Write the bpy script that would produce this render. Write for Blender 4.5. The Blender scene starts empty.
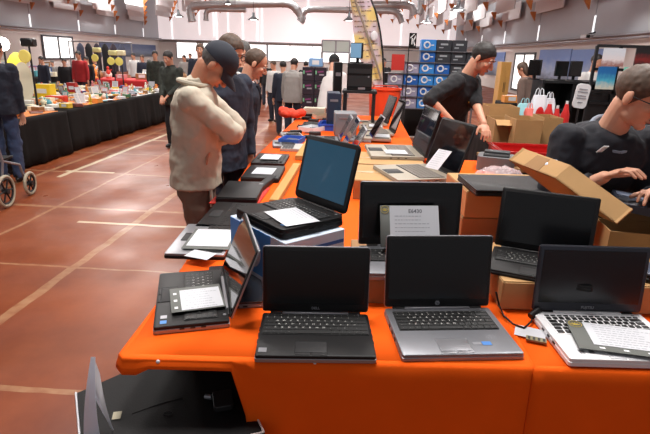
import bpy, bmesh, math, random
from mathutils import Vector, Matrix, Euler
PI = math.pi
C = bpy.context.scene.collection
rnd = random.Random(7)

# ------------------------------------------------------------------ camera
F = 505.0; HC = 1.55
YAW, PITCH, ROLL = math.radians(3.797645), math.radians(17.797740), math.radians(1.7)
R = Matrix.Rotation(YAW, 3, 'Z') @ Matrix.Rotation(PI/2 - PITCH, 3, 'X') @ Matrix.Rotation(ROLL, 3, 'Z')
cam_data = bpy.data.cameras.new('camera'); cam = bpy.data.objects.new('camera', cam_data); C.objects.link(cam)
cam_data.sensor_width = 36.0; cam_data.lens = F / 650 * 36.0; cam_data.clip_start = 0.05; cam_data.clip_end = 200
M4 = R.to_4x4(); M4.translation = Vector((0, 0, HC)); cam.matrix_world = M4
bpy.context.scene.camera = cam
def ray(px, py): return R @ Vector(((px - 325) / F, -(py - 217) / F, -1.0))
def P(px, py, z=0.0):            # measured point of the photo on a level plane
    d = ray(px, py); t = (z - HC) / d.z; return Vector((d.x*t, d.y*t, z))
def Y(px, py, y):                # measured point of the photo at a known distance down the hall
    d = ray(px, py); t = y / d.y; return Vector((d.x*t, y, HC + d.z*t))
def X(px, py, x):
    d = ray(px, py); t = x / d.x; return Vector((x, d.y*t, HC + d.z*t))

# ------------------------------------------------------------------ materials
MATS = {}
def mat(name, col, rough=0.6, metal=0.0, spec=0.5, vary=0.0, vscale=8.0, bump=0.0, bscale=60.0, emit=None, estr=0.0, alpha=1.0, trans=0.0, coat=0.0, sheen=0.0):
    if name in MATS: return MATS[name]
    m = bpy.data.materials.new(name); m.use_nodes = True; nt = m.node_tree; b = nt.nodes['Principled BSDF']
    c = (col[0], col[1], col[2], 1)
    b.inputs['Base Color'].default_value = c; b.inputs['Roughness'].default_value = rough
    b.inputs['Metallic'].default_value = metal; b.inputs['Specular IOR Level'].default_value = spec
    b.inputs['Alpha'].default_value = alpha; b.inputs['Transmission Weight'].default_value = trans
    b.inputs['Coat Weight'].default_value = coat; b.inputs['Sheen Weight'].default_value = sheen
    if emit: b.inputs['Emission Color'].default_value = (*emit, 1); b.inputs['Emission Strength'].default_value = estr
    if vary or bump:
        tc = nt.nodes.new('ShaderNodeTexCoord')
        if vary:
            n = nt.nodes.new('ShaderNodeTexNoise'); n.inputs['Scale'].default_value = vscale; n.inputs['Detail'].default_value = 5
            r = nt.nodes.new('ShaderNodeValToRGB')
            r.color_ramp.elements[0].position = .3; r.color_ramp.elements[1].position = .7
            r.color_ramp.elements[0].color = (*[max(0, k*(1-vary)) for k in col], 1)
            r.color_ramp.elements[1].color = (*[min(1, k*(1+vary)) for k in col], 1)
            nt.links.new(tc.outputs['Object'], n.inputs['Vector']); nt.links.new(n.outputs['Fac'], r.inputs['Fac'])
            nt.links.new(r.outputs['Color'], b.inputs['Base Color'])
        if bump:
            n2 = nt.nodes.new('ShaderNodeTexNoise'); n2.inputs['Scale'].default_value = bscale; n2.inputs['Detail'].default_value = 4
            bp = nt.nodes.new('ShaderNodeBump'); bp.inputs['Strength'].default_value = bump; bp.inputs['Distance'].default_value = .01
            nt.links.new(tc.outputs['Object'], n2.inputs['Vector']); nt.links.new(n2.outputs['Fac'], bp.inputs['Height'])
            nt.links.new(bp.outputs['Normal'], b.inputs['Normal'])
    MATS[name] = m; return m
def rgb(r, g, b):                # 8 bit display colour to linear
    f = lambda v: (v/255/12.92) if v/255 <= .04045 else ((v/255+.055)/1.055)**2.4
    return (f(r), f(g), f(b))
def cmat(r, g, b, rough=.6, **k): return mat('colour_%d_%d_%d_%d' % (r, g, b, int(rough*100)), rgb(r, g, b), rough, **k)

m_orange = mat('orange_cloth', (.84, .105, .004), .8, spec=.12, vary=.05, vscale=5, bump=.12, bscale=900)
m_orange_drape = m_orange
m_blackcloth = mat('black_cloth', rgb(27, 24, 23), .9, spec=.2, vary=.2, vscale=3)
m_blackplastic = mat('black_plastic', rgb(22, 21, 22), .5, spec=.25, bump=.03, bscale=700)
m_darkplastic = mat('charcoal_plastic', rgb(40, 39, 40), .55, spec=.25)
m_key = mat('key_black', rgb(15, 15, 16), .5)
m_keygap = mat('key_well', rgb(8, 8, 9), .6)
m_legend = mat('key_legend_white', rgb(215, 215, 210), .5)
m_screen = mat('screen_glass', rgb(9, 10, 12), .2, spec=.45)
m_gloss = mat('glossy_screen', rgb(6, 8, 11), .07, spec=.7, coat=.5)
m_silver = mat('silver_metal', rgb(150, 150, 155), .38, metal=.65)
m_greymetal = mat('grey_metal', rgb(118, 119, 124), .42, metal=.45, vary=.03, vscale=30)
m_white = mat('white_plastic', rgb(222, 222, 224), .4)
m_paper = mat('white_paper', rgb(200, 201, 206), .85, spec=.2)
m_ink = mat('grey_ink', rgb(150, 152, 160), .8)
m_inkdark = mat('dark_ink', rgb(96, 96, 102), .8)
m_folder = mat('grey_card', rgb(92, 94, 90), .7)
m_gold = mat('yellow_emblem', rgb(196, 170, 60), .5)
m_card = mat('cardboard', rgb(176, 136, 88), .85, vary=.08, vscale=6, bump=.05, bscale=200)
m_cardd = mat('brown_cardboard', rgb(148, 110, 70), .85, vary=.1, vscale=6)
m_cardin = mat('cardboard_inside', rgb(150, 108, 66), .9, vary=.1, vscale=8)
m_steel = mat('galvanised_duct', rgb(176, 177, 180), .4, metal=.35, vary=.1, vscale=2)
m_blackmetal = mat('black_metal', rgb(24, 24, 26), .45)
m_skin = mat('skin', rgb(206, 150, 122), .5, vary=.06, vscale=20)
m_skin_tan = mat('tanned_skin', rgb(184, 126, 98), .5, vary=.08, vscale=22)
m_lip = mat('lip', rgb(168, 96, 88), .45)
m_eyew = mat('eye_white', rgb(225, 222, 216), .2)
m_iris = mat('iris_brown', rgb(50, 34, 24), .2)

# ------------------------------------------------------------------ mesh helpers
class MB:
    def __init__(s): s.bm = bmesh.new(); s.mats = []; s.cur = 0
    def m(s, material):
        if material not in s.mats: s.mats.append(material)
        s.cur = s.mats.index(material); return s
    def _tag(s, faces):
        for f in faces: f.material_index = s.cur
    def box(s, c, size, M=None, bev=0.0, seg=1):
        r = bmesh.ops.create_cube(s.bm, size=1.0)
        vs = r['verts']
        T = Matrix.Translation(Vector(c)) @ Matrix.Diagonal((size[0], size[1], size[2], 1))
        if M is not None: T = M @ T
        for v in vs: v.co = T @ v.co
        fs = list({f for v in vs for f in v.link_faces}); s._tag(fs)
        if bev:
            es = list({e for v in vs for e in v.link_edges})
            try:
                bmesh.ops.bevel(s.bm, geom=es, offset=bev, segments=seg, affect='EDGES', profile=.5)
            except Exception: pass
        return s
    def slab(s, w, d, h, r, c=(0,0,0), M=None, seg=5, edge=.0015):
        """rounded-corner slab lying in xy, centre c at its middle"""
        pts = []
        for (sx, sy, a0) in ((1,1,0), (-1,1,PI/2), (-1,-1,PI), (1,-1,1.5*PI)):
            for k in range(seg+1):
                a = a0 + PI/2*k/seg
                pts.append((sx*(w/2-r)+r*math.cos(a), sy*(d/2-r)+r*math.sin(a)))
        def ring(z, inset):
            k = [(x*(1-2*inset/w), y*(1-2*inset/d)) for x, y in pts]
            return [s.bm.verts.new((M or Matrix()) @ Vector((c[0]+x, c[1]+y, c[2]+z))) for x, y in k]
        rings = [ring(-h/2, edge), ring(-h/2+edge, 0), ring(h/2-edge, 0), ring(h/2, edge)]
        fs = [s.bm.faces.new(list(reversed(rings[0]))), s.bm.faces.new(rings[-1])]
        n = len(pts)
        for a, b in zip(rings, rings[1:]):
            for i in range(n): fs.append(s.bm.faces.new((a[i], a[(i+1)%n], b[(i+1)%n], b[i])))
        s._tag(fs); return s
    def cyl(s, p0, p1, r0, r1=None, n=16, M=None, cap=True):
        r1 = r0 if r1 is None else r1
        p0, p1 = Vector(p0), Vector(p1); d = (p1-p0)
        q = d.to_track_quat('Z', 'Y').to_matrix() if d.length > 1e-9 else Matrix.Identity(3)
        A = []; B = []
        for i in range(n):
            a = 2*PI*i/n; u = q @ Vector((math.cos(a), math.sin(a), 0))
            pa, pb = p0 + u*r0, p1 + u*r1
            if M is not None: pa, pb = M @ pa, M @ pb
            A.append(s.bm.verts.new(pa)); B.append(s.bm.verts.new(pb))
        fs = [s.bm.faces.new((A[i], A[(i+1)%n], B[(i+1)%n], B[i])) for i in range(n)]
        if cap: fs += [s.bm.faces.new(list(reversed(A))), s.bm.faces.new(B)]
        s._tag(fs); return s
    def tube(s, pts, r, n=8, M=None):
        pts = [Vector(p) for p in pts]; rings = []
        for i, p in enumerate(pts):
            d = (pts[min(i+1, len(pts)-1)] - pts[max(i-1, 0)]).normalized()
            q = d.to_track_quat('Z', 'Y').to_matrix(); rr = r[i] if isinstance(r, (list, tuple)) else r
            rg = []
            for k in range(n):
                a = 2*PI*k/n; v = p + q @ Vector((math.cos(a)*rr, math.sin(a)*rr, 0))
                rg.append(s.bm.verts.new((M @ v) if M is not None else v))
            rings.append(rg)
        fs = []
        for a, b in zip(rings, rings[1:]):
            off = min(range(n), key=lambda o: sum((a[k].co-b[(k+o)%n].co).length for k in range(n)))
            b[:] = b[off:] + b[:off]
            for k in range(n): fs.append(s.bm.faces.new((a[k], a[(k+1)%n], b[(k+1)%n], b[k])))
        fs += [s.bm.faces.new(list(reversed(rings[0]))), s.bm.faces.new(rings[-1])]
        s._tag(fs); return s
    def lathe(s, prof, n=20, c=(0,0,0), M=None):
        rings = []
        for (r, z) in prof:
            rg = []
            for k in range(n):
                a = 2*PI*k/n; v = Vector((c[0]+r*math.cos(a), c[1]+r*math.sin(a), c[2]+z))
                rg.append(s.bm.verts.new((M @ v) if M is not None else v))
            rings.append(rg)
        fs = []
        for a, b in zip(rings, rings[1:]):
            for k in range(n): fs.append(s.bm.faces.new((a[k], a[(k+1)%n], b[(k+1)%n], b[k])))
        s._tag(fs); return s
    def ell(s, c, rad, M=None, u=16, v=10, rot=None):
        r = bmesh.ops.create_uvsphere(s.bm, u_segments=u, v_segments=v, radius=1.0)
        T = Matrix.Translation(Vector(c))
        if rot is not None: T = T @ rot.to_4x4()
        T = T @ Matrix.Diagonal((rad[0], rad[1], rad[2], 1))
        if M is not None: T = M @ T
        for w in r['verts']: w.co = T @ w.co
        s._tag({f for w in r['verts'] for f in w.link_faces}); return s
    def loft(s, rings, M=None, n=24, p=2.3):
        """rings: (centre, rx, ry, rotation 3x3) of superellipses, closed at both ends"""
        R0 = []
        for (c, rx, ry, q) in rings:
            rg = []
            for k in range(n):
                a = 2*PI*k/n; ca, sa = math.cos(a), math.sin(a)
                u = Vector((math.copysign(abs(ca)**(2/p), ca)*rx, math.copysign(abs(sa)**(2/p), sa)*ry, 0))
                v = Vector(c) + (q @ u if q is not None else u)
                rg.append(s.bm.verts.new((M @ v) if M is not None else v))
            R0.append(rg)
        fs = []
        for a, b in zip(R0, R0[1:]):
            for k in range(n): fs.append(s.bm.faces.new((a[k], a[(k+1)%n], b[(k+1)%n], b[k])))
        fs += [s.bm.faces.new(list(reversed(R0[0]))), s.bm.faces.new(R0[-1])]
        s._tag(fs); return s
    def poly(s, pts, thick, nrm=None, M=None):
        """flat outline given real thickness along its normal"""
        pts = [Vector(p) for p in pts]
        if nrm is None: nrm = (pts[1]-pts[0]).cross(pts[2]-pts[0]).normalized()
        T = lambda v: (M @ v) if M is not None else v
        A = [s.bm.verts.new(T(p)) for p in pts]; B = [s.bm.verts.new(T(p + nrm*thick)) for p in pts]
        n = len(pts)
        fs = [s.bm.faces.new(list(reversed(A))), s.bm.faces.new(B)]
        fs += [s.bm.faces.new((A[i], A[(i+1)%n], B[(i+1)%n], B[i])) for i in range(n)]
        s._tag(fs); return s
    def mesh(s, name, smooth=False):
        me = bpy.data.meshes.new(name)
        bmesh.ops.recalc_face_normals(s.bm, faces=s.bm.faces[:])
        s.bm.to_mesh(me); s.bm.free()
        for m_ in s.mats: me.materials.append(m_)
        if smooth:
            for p in me.polygons: p.use_smooth = True
            try: me.set_sharp_from_angle(angle=math.radians(38))
            except Exception: pass
        return me
    def build(s, name, parent=None, smooth=True, M=None):
        o = bpy.data.objects.new(name, s.mesh(name, smooth)); C.objects.link(o)
        if parent is not None: o.parent = parent
        if M is not None: o.matrix_local = M
        return o
def tag(o, label=None, cat=None, group=None, kind=None):
    if label: o['label'] = label
    if cat: o['category'] = cat
    if group: o['group'] = group
    if kind: o['kind'] = kind
    return o
def empty(name, loc, rz=0, label=None, cat=None, group=None):
    o = bpy.data.objects.new(name, None); C.objects.link(o); o.empty_display_size = .05
    o.location = loc; o.rotation_euler = (0, 0, rz); tag(o, label, cat, group); return o
def copy_tree(o, parent=None):
    c = o.copy(); C.objects.link(c)
    if parent is not None: c.parent = parent
    for ch in list(o.children): copy_tree(ch, c)
    return c
def centred(o):
    """put a single-mesh thing's origin at its base centre"""
    vs = [v.co for v in o.data.vertices]
    c = Vector(((min(v.x for v in vs)+max(v.x for v in vs))/2, (min(v.y for v in vs)+max(v.y for v in vs))/2, min(v.z for v in vs)))
    o.data.transform(Matrix.Translation(-c)); o.location = c; return o
def text_mesh(txt, size, M, mbm, extrude=.0002, align='CENTER', bold=False):
    cu = bpy.data.curves.new('t', 'FONT'); cu.body = txt; cu.size = size; cu.extrude = extrude; cu.align_x = align; cu.align_y = 'CENTER'; cu.resolution_u = 2
    if bold: cu.offset = size*.02
    ob = bpy.data.objects.new('t', cu); C.objects.link(ob)
    me = bpy.data.meshes.new_from_object(ob.evaluated_get(bpy.context.evaluated_depsgraph_get()))
    n0 = len(mbm.bm.verts); f0 = len(mbm.bm.faces)
    me.transform(M); mbm.bm.from_mesh(me)
    mbm.bm.faces.ensure_lookup_table()
    for f in mbm.bm.faces[f0:]: f.material_index = mbm.cur
    bpy.data.objects.remove(ob); bpy.data.curves.remove(cu); bpy.data.meshes.remove(me)
    return mbm
def remeshed(mb, name, voxel, smooth=4, disp=0.0, dscale=.1, parent=None, material=None, clip=None):
    me = mb.mesh('tmp'); ob = bpy.data.objects.new('tmp', me); C.objects.link(ob)
    r = ob.modifiers.new('r', 'REMESH'); r.mode = 'VOXEL'; r.voxel_size = voxel; r.adaptivity = 0
    if smooth:
        sm = ob.modifiers.new('s', 'SMOOTH'); sm.iterations = smooth; sm.factor = .5
    if disp:
        tx = bpy.data.textures.new('fold', 'CLOUDS'); tx.noise_scale = dscale; tx.noise_depth = 2
        dm = ob.modifiers.new('d', 'DISPLACE'); dm.texture = tx; dm.strength = disp; dm.mid_level = .5; dm.texture_coords = 'LOCAL'
        s2 = ob.modifiers.new('s2', 'SMOOTH'); s2.iterations = 1
    me2 = bpy.data.meshes.new_from_object(ob.evaluated_get(bpy.context.evaluated_depsgraph_get()))
    me2.name = name
    bpy.data.objects.remove(ob); bpy.data.meshes.remove(me)
    if clip:
        bm = bmesh.new(); bm.from_mesh(me2)
        for (co, no) in clip:
            g = bm.verts[:] + bm.edges[:] + bm.faces[:]
            rr = bmesh.ops.bisect_plane(bm, geom=g, plane_co=co, plane_no=no, clear_outer=True)
            es = [e for e in rr['geom_cut'] if isinstance(e, bmesh.types.BMEdge)]
            if es:
                try: bmesh.ops.edgeloop_fill(bm, edges=es)
                except Exception: pass
        bm.to_mesh(me2); bm.free()
    me2.materials.clear(); me2.materials.append(material)
    for p in me2.polygons: p.use_smooth = True; p.material_index = 0
    o = bpy.data.objects.new(name, me2); C.objects.link(o)
    if parent is not None: o.parent = parent
    return o
def cut(mb, co, no, geom=None):
    g = mb.bm.verts[:] + mb.bm.edges[:] + mb.bm.faces[:]
    rr = bmesh.ops.bisect_plane(mb.bm, geom=g, plane_co=co, plane_no=no, clear_outer=True)
    es = [e for e in rr['geom_cut'] if isinstance(e, bmesh.types.BMEdge)]
    if es: bmesh.ops.edgeloop_fill(mb.bm, edges=es)

# ------------------------------------------------------------------ people
def limb(mb, p0, r0, p1, r1, e0=True, e1=True):
    mb.cyl(p0, p1, r0, r1, n=16)
    if e0: mb.ell(p0, (r0,)*3, u=14, v=8)
    if e1: mb.ell(p1, (r1,)*3, u=14, v=8)
def ik(a, b, l1, l2, hint):
    d = b - a; L = min(d.length, (l1+l2)*.995); u = d.normalized(); b = a + u*L
    x = (l1*l1 - l2*l2 + L*L)/(2*L); h = math.sqrt(max(1e-6, l1*l1 - x*x))
    w = (hint - u*hint.dot(u)).normalized()
    return a + u*x + w*h, b
def person(label, head, face, height=None, lean=12, headpitch=10, headyaw=0, skin=m_skin, top=None, trousers=None, shoes=None,
           hair=None, hairkind='short', hands=None, local_hands=None, sleeve=1.0, hem=.82, bulk=1.0, detail=1, cap=None, glasses=False,
           collar=None, lapel=None, elbows=None, stride=.0, name='person', group=None, fold=.012, hood=False, beard=None, side_lean=0, voxel=None, finger_curl=.5, stance=0):
    """head: world point of the head's centre; face: heading in degrees (0 = down the hall, -90 = to the right)"""
    vox = voxel or {2: .005, 1: .008, 0: .014}[detail]
    lr = math.radians(lean)
    UB = Matrix.Rotation(-lr, 3, 'X')          # upper body leaned forward (+y)
    if side_lean: UB = Matrix.Rotation(math.radians(side_lean), 3, 'Y') @ UB
    hip = Vector((0, 0, .95))
    def up(x, y, z): return hip + UB @ Vector((x, y, z-.95))
    nb = up(0, -.005, 1.48)
    NH = Matrix.Rotation(math.radians(headyaw), 3, 'Z') @ Matrix.Rotation(-(lr*.6+math.radians(headpitch)), 3, 'X')
    hc = nb + (UB @ Vector((0, .01, .045))) + NH @ Vector((0, .02, .115))
    s = head[2]/hc.z if height is None else height/1.75
    rz = math.radians(face); RZ = Matrix.Rotation(rz, 3, 'Z')
    off = RZ @ (Vector((hc.x, hc.y, 0))*s)
    root = empty(name, (head[0]-off.x, head[1]-off.y, 0), rz, label, 'person', group)
    root.scale = (s, s, s)
    def tolocal(w): return (RZ.transposed() @ (Vector(w) - Vector(root.location)))/s
    HM = Matrix.Translation(hc) @ NH.to_4x4()
    sk = MB().m(skin)
    # ----- head
    sk.ell((0,-.012,.032), (.076,.096,.088), HM, 24, 16)
    sk.ell((0,.032,-.03), (.060,.056,.082), HM, 20, 12)
    sk.ell((0,.062,-.098), (.026,.024,.020), HM)
    sk.ell((0,.01,-.075), (.054,.062,.036), HM)
    if detail:
        sk.cyl((0,.088,.006), (0,.113,-.032), .009, .012, 10, HM); sk.ell((0,.108,-.034), (.014,.013,.011), HM)
        for q in (-1, 1):
            sk.ell((q*.012,.098,-.037), (.009,.010,.008), HM)
            sk.ell((q*.028,.080,.024), (.024,.014,.009), HM)
            sk.ell((q*.037,.062,-.022), (.022,.024,.020), HM)
        sk.ell((0,.086,-.064), (.024,.010,.011), HM)
    for q in (-1, 1):
        sk.ell((q*.079,-.012,-.008), (.010,.020,.033), HM, rot=Matrix.Rotation(-.25*q, 3, 'Z'))
    # ----- neck, trunk
    ch = up(0, 0, 1.36)
    limb(sk, nb - UB @ Vector((0,0,.05)), .064, hc + NH @ Vector((0,-.03,-.05)), .056)
    trunk = [(.93,.155,.105),(1.02,.150,.100),(1.12,.138,.098),(1.25,.160,.108),(1.36,.172,.106),(1.43,.150,.090),(1.47,.085,.070)]
    sk.loft([(up(0,0,z), rx, ry, UB) for z, rx, ry in trunk])
    # ----- legs
    hips = [Vector((q*.095, 0, .93)) for q in (-1, 1)]
    feet = [Vector((q*(.11+stance), stride*q, .085)) for q in (-1, 1)]
    knees = [ (hips[i]+feet[i])/2 + Vector((0, .035, .02)) for i in (0, 1)]
    for i in (0, 1):
        limb(sk, hips[i], .085, knees[i], .055); limb(sk, knees[i], .055, feet[i], .038)
        sk.ell(feet[i] + Vector((0,.05,-.045)), (.042,.115,.035))
    # ----- arms
    sh = [up(q*.175, 0, 1.405) for q in (-1, 1)]
    tg = []
    for i, q in enumerate((-1, 1)):
        if hands and hands[i] is not None: tg.append(tolocal(hands[i]))
        elif local_hands and local_hands[i] is not None: tg.append(up(*local_hands[i]))
        else: tg.append(up(q*.24, .08, .86))
    el = []; wr = []
    for i, q in enumerate((-1, 1)):
        hint = Vector(elbows[i]) if elbows else Vector((q*.6, -.7, -.6))
        e, w = ik(sh[i], tg[i], .285, .255, hint); el.append(e); wr.append(w)
        limb(sk, sh[i], .052, e, .040); limb(sk, e, .040, w, .026)
        d = (w - e).normalized()
        side = d.cross(Vector((0,0,1)))
        side = side.normalized() if side.length > .1 else Vector((1,0,0))
        nrm = side.cross(d).normalized()         # back of the hand
        fw = (d - nrm*.15).normalized()
        H3 = Matrix((side, fw, nrm)).transposed()
        HMx = Matrix.Translation(w) @ H3.to_4x4()
        sk.ell((0,.045,0), (.040,.050,.016), HMx)
        if detail:
            L = [.070,.078,.073,.058]
            for k in range(4):
                x0 = -.031 + .0205*k; sp = (k-1.5)*.10
                a = Vector((x0, .082, .002)); c1 = finger_curl
                b = a + Vector((math.sin(sp)*L[k]*.5, L[k]*.5*math.cos(c1*.7), -L[k]*.5*math.sin(c1*.7)))
                c = b + Vector((math.sin(sp)*L[k]*.45, L[k]*.5*math.cos(c1*1.8), -L[k]*.5*math.sin(c1*1.8)))
                for (pa, ra, pb, rb) in ((a, .0095, b, .0085), (b, .0085, c, .0072)):
                    sk.cyl(pa, pb, ra, rb, 10, HMx); sk.ell(pb, (rb,)*3, HMx, 10, 6)
                sk.ell(a, (.0105,)*3, HMx, 10, 6)
            tx = -q if True else q
            a = Vector((tx*.030, .020, -.004)); b = a + Vector((tx*.026, .030, -.012)); c = b + Vector((tx*.010, .030, -.010))
            for (pa, ra, pb, rb) in ((a, .013, b, .011), (b, .011, c, .009)):
                sk.cyl(pa, pb, ra, rb, 10, HMx); sk.ell(pb, (rb,)*3, HMx, 10, 6)
        else:
            sk.ell((0,.12,-.02), (.034,.050,.015), HMx)
    remeshed(sk, 'body', vox, 3, parent=root, material=skin)
    # ----- face details
    if detail:
        for q in (-1, 1):
            e = MB().m(m_eyew); e.ell((q*.030,.076,.006), (.0125,.0125,.0095), HM, 12, 8)
            e.m(m_iris); e.ell((q*.030,.0835,.004), (.006,.0055,.006), HM, 10, 6); e.build('eye', root)
            b = MB().m(hair or m_iris); b.tube([(q*.013,.092,.026), (q*.030,.0935,.032), (q*.048,.083,.027)], .0035, 6, HM); b.build('eyebrow', root)
        l = MB().m(m_lip); l.ell((0,.0915,-.059), (.021,.006,.0045), HM, 12, 6); l.ell((0,.0905,-.067), (.018,.006,.005), HM, 12, 6); l.build('lips', root)
    # ----- hair
    if hair:
        if hairkind == 'cap': pass
        hb = MB().m(hair)
        hb.ell((0,-.016,.036), (.083,.102,.092), HM, 24, 16)
        if hairkind == 'long':
            hb.ell((0,-.06,-.05), (.085,.06,.13), HM, 20, 14)
        # planes in head space: hairline at the forehead, nape
        def pl(co, no): return (HM @ Vector(co), (HM.to_3x3() @ Vector(no)).normalized())
        if hairkind in ('short',): planes = [pl((0,.078,.062), (0,.75,-.66)), pl((0,-.03,-.045), (0,.25,-1))]
        elif hairkind == 'bald': planes = [pl((0,.03,.05), (0,1,-.25)), pl((0,-.03,-.045), (0,.25,-1))]
        elif hairkind == 'cap': planes = [pl((0,-.01,.0), (0,.9,-.1)), pl((0,-.03,-.06), (0,.25,-1))]
        else: planes = [pl((0,.07,.06), (0,.9,-.45))]
        if detail:
            remeshed(hb, 'hair', .006, 1, .006, .02, root, hair, planes)
        else:
            for co, no in planes: cut(hb, co, no)
            hb.build('hair', root)
        if hairkind == 'bald' and detail:      # thin hair over the crown
            h2 = MB().m(hair); h2.ell((0,-.03,.052), (.066,.075,.0745), HM, 20, 14)
            remeshed(h2, 'thin_hair', .006, 1, .004, .02, root, hair, [pl((0,.045,.09), (0,.8,-.3))])
    if cap:
        cb = MB().m(cap)
        cb.ell((0,-.012,.042), (.089,.108,.098), HM, 28, 18)
        co, no = HM @ Vector((0,0,.028)), HM.to_3x3() @ Vector((0,.12,-1))
        cut(cb, co, no.normalized())
        cb.ell((0,-.012,.142), (.007,.007,.004), HM, 8, 6)
        c_ = cb.build('cap', root)
        br = MB().m(cap); n = 14
        rows = []
        for j, (f0, zz) in enumerate(((0,0), (.35,.0), (.7,-.004), (1,-.012))):
            row = []
            for i in range(n+1):
                a = PI*(.12 + .76*i/n)
                x = math.cos(a)*(.086 - .012*f0*abs(math.cos(a))); y = .0 + math.sin(a)*.088 + f0*.085*math.sin(a)**.8
                row.append(HM @ Vector((x, y, .034 + zz - .020*f0*math.cos(a)**2 - .02*f0)))
            rows.append(row)
        nn = HM.to_3x3() @ Vector((0,0,1))
        T = [[br.bm.verts.new(p + nn*.004) for p in r_] for r_ in rows]; B = [[br.bm.verts.new(p - nn*.001) for p in r_] for r_ in rows]
        for j in range(3):
            for i in range(n):
                br.bm.faces.new((T[j][i], T[j][i+1], T[j+1][i+1], T[j+1][i])); br.bm.faces.new((B[j+1][i], B[j+1][i+1], B[j][i+1], B[j][i]))
        loopT = T[0] + [T[1][-1], T[2][-1]] + T[3][::-1] + [T[2][0], T[1][0]]; loopB = B[0] + [B[1][-1], B[2][-1]] + B[3][::-1] + [B[2][0], B[1][0]]
        for i in range(len(loopT)): br.bm.faces.new((loopT[i], loopT[(i+1) % len(loopT)], loopB[(i+1) % len(loopT)], loopB[i]))
        br.build('brim', c_)
    if glasses:
        g = MB().m(m_blackmetal)
        for q in (-1, 1):
            pts = [(q*.032 + .024*math.cos(a), .099 - abs(.024*math.cos(a)+.0)*.12, .003 + .017*math.sin(a)) for a in [2*PI*k/14 for k in range(15)]]
            g.tube(pts, .0024, 6, HM)
            g.tube([(q*.056,.096,.008), (q*.078,.05,.008), (q*.084,-.015,.004)], .0024, 6, HM)
        g.tube([(-.008,.100,.006), (0,.103,.008), (.008,.100,.006)], .0022, 6, HM)
        g.build('glasses', root)
    # ----- clothing
    if trousers:
        t = MB().m(trousers)
        t.loft([(Vector((0,0,.84)), .155, .108, None), (Vector((0,0,.95)), .165, .115, None), (up(0,0,1.03), .150, .105, UB)])
        for i in (0, 1):
            t.cyl(hips[i] + Vector((0,0,.0)), knees[i], .090, .078, 18); t.ell(knees[i], (.082,)*3); t.cyl(knees[i], feet[i] + Vector((0,-.005,-.03)), .082, .068, 18)
            t.ell(hips[i], (.090,)*3)
        remeshed(t, 'trousers', max(vox, .009), 3, fold*1.2 if detail else 0, .09, root, trousers)
    if True:
        for i in (0, 1):
            b = MB().m(shoes or m_blackmetal)
            b.ell(feet[i] + Vector((0,.045,-.038)), (.050,.135,.044)); b.ell(feet[i] + Vector((0,-.02,.0)), (.045,.055,.055))
            cut(b, feet[i] + Vector((0,0,-.083)), Vector((0,0,-1)))
            b.build('shoe', root)
    if top:
        j = MB().m(top); k = bulk
        zs = [z for z in (hem, .93, 1.02, 1.12, 1.25, 1.36, 1.43, 1.475) if z >= hem]
        prof = {.93:(.196,.148), 1.02:(.188,.146), 1.12:(.180,.144), 1.25:(.190,.142), 1.36:(.196,.134), 1.43:(.165,.112), 1.475:(.085,.080)}
        rings = []
        for z in zs:
            rx, ry = prof.get(z, (.202, .152))
            kk = k if z < 1.4 else 1 + (k-1)*.5
            c = up(0, 0, z) if z > .93 else Vector((0, 0, z)) + (up(0,0,.93)-Vector((0,0,.93)))*max(0, (z-.5)/.43)
            rings.append((c, rx*kk, ry*kk, UB if z > .93 else None))
        j.loft(rings)
        for i, q in enumerate((-1, 1)):
            j.ell(sh[i], (.074*k**.5,)*3)
            j.cyl(sh[i], el[i], .072*k**.5, .060*k**.5, 18)
            if sleeve > .5:
                j.ell(el[i], (.060*k**.5,)*3)
                e = el[i].lerp(wr[i], min(1, (sleeve-.5)*2)*.96)
                j.cyl(el[i], e, .060*k**.5, .043*k**.5, 18)
        if collar or hood: limb(j, nb - UB @ Vector((0,0,.03)), .082, nb + UB @ Vector((0,-.012,.028)), .074, True, False)
        remeshed(j, 'jacket' if hem < .9 or collar else 'shirt', max(vox, .007), 3, fold if detail else 0, .10, root, top)
    return root, dict(up=up, HM=HM, s=s, UB=UB, hands=wr, elbows=el, sh=sh, nb=nb, hc=hc, hips=hips, knees=knees)
# ------------------------------------------------------------------ the hall
def struct(name, mb, smooth=False): o = mb.build(name, smooth=smooth); tag(o, kind='structure'); return o
XL, XR, YF, ZC = -17.8, 7.4, 45.0, 6.8

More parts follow.
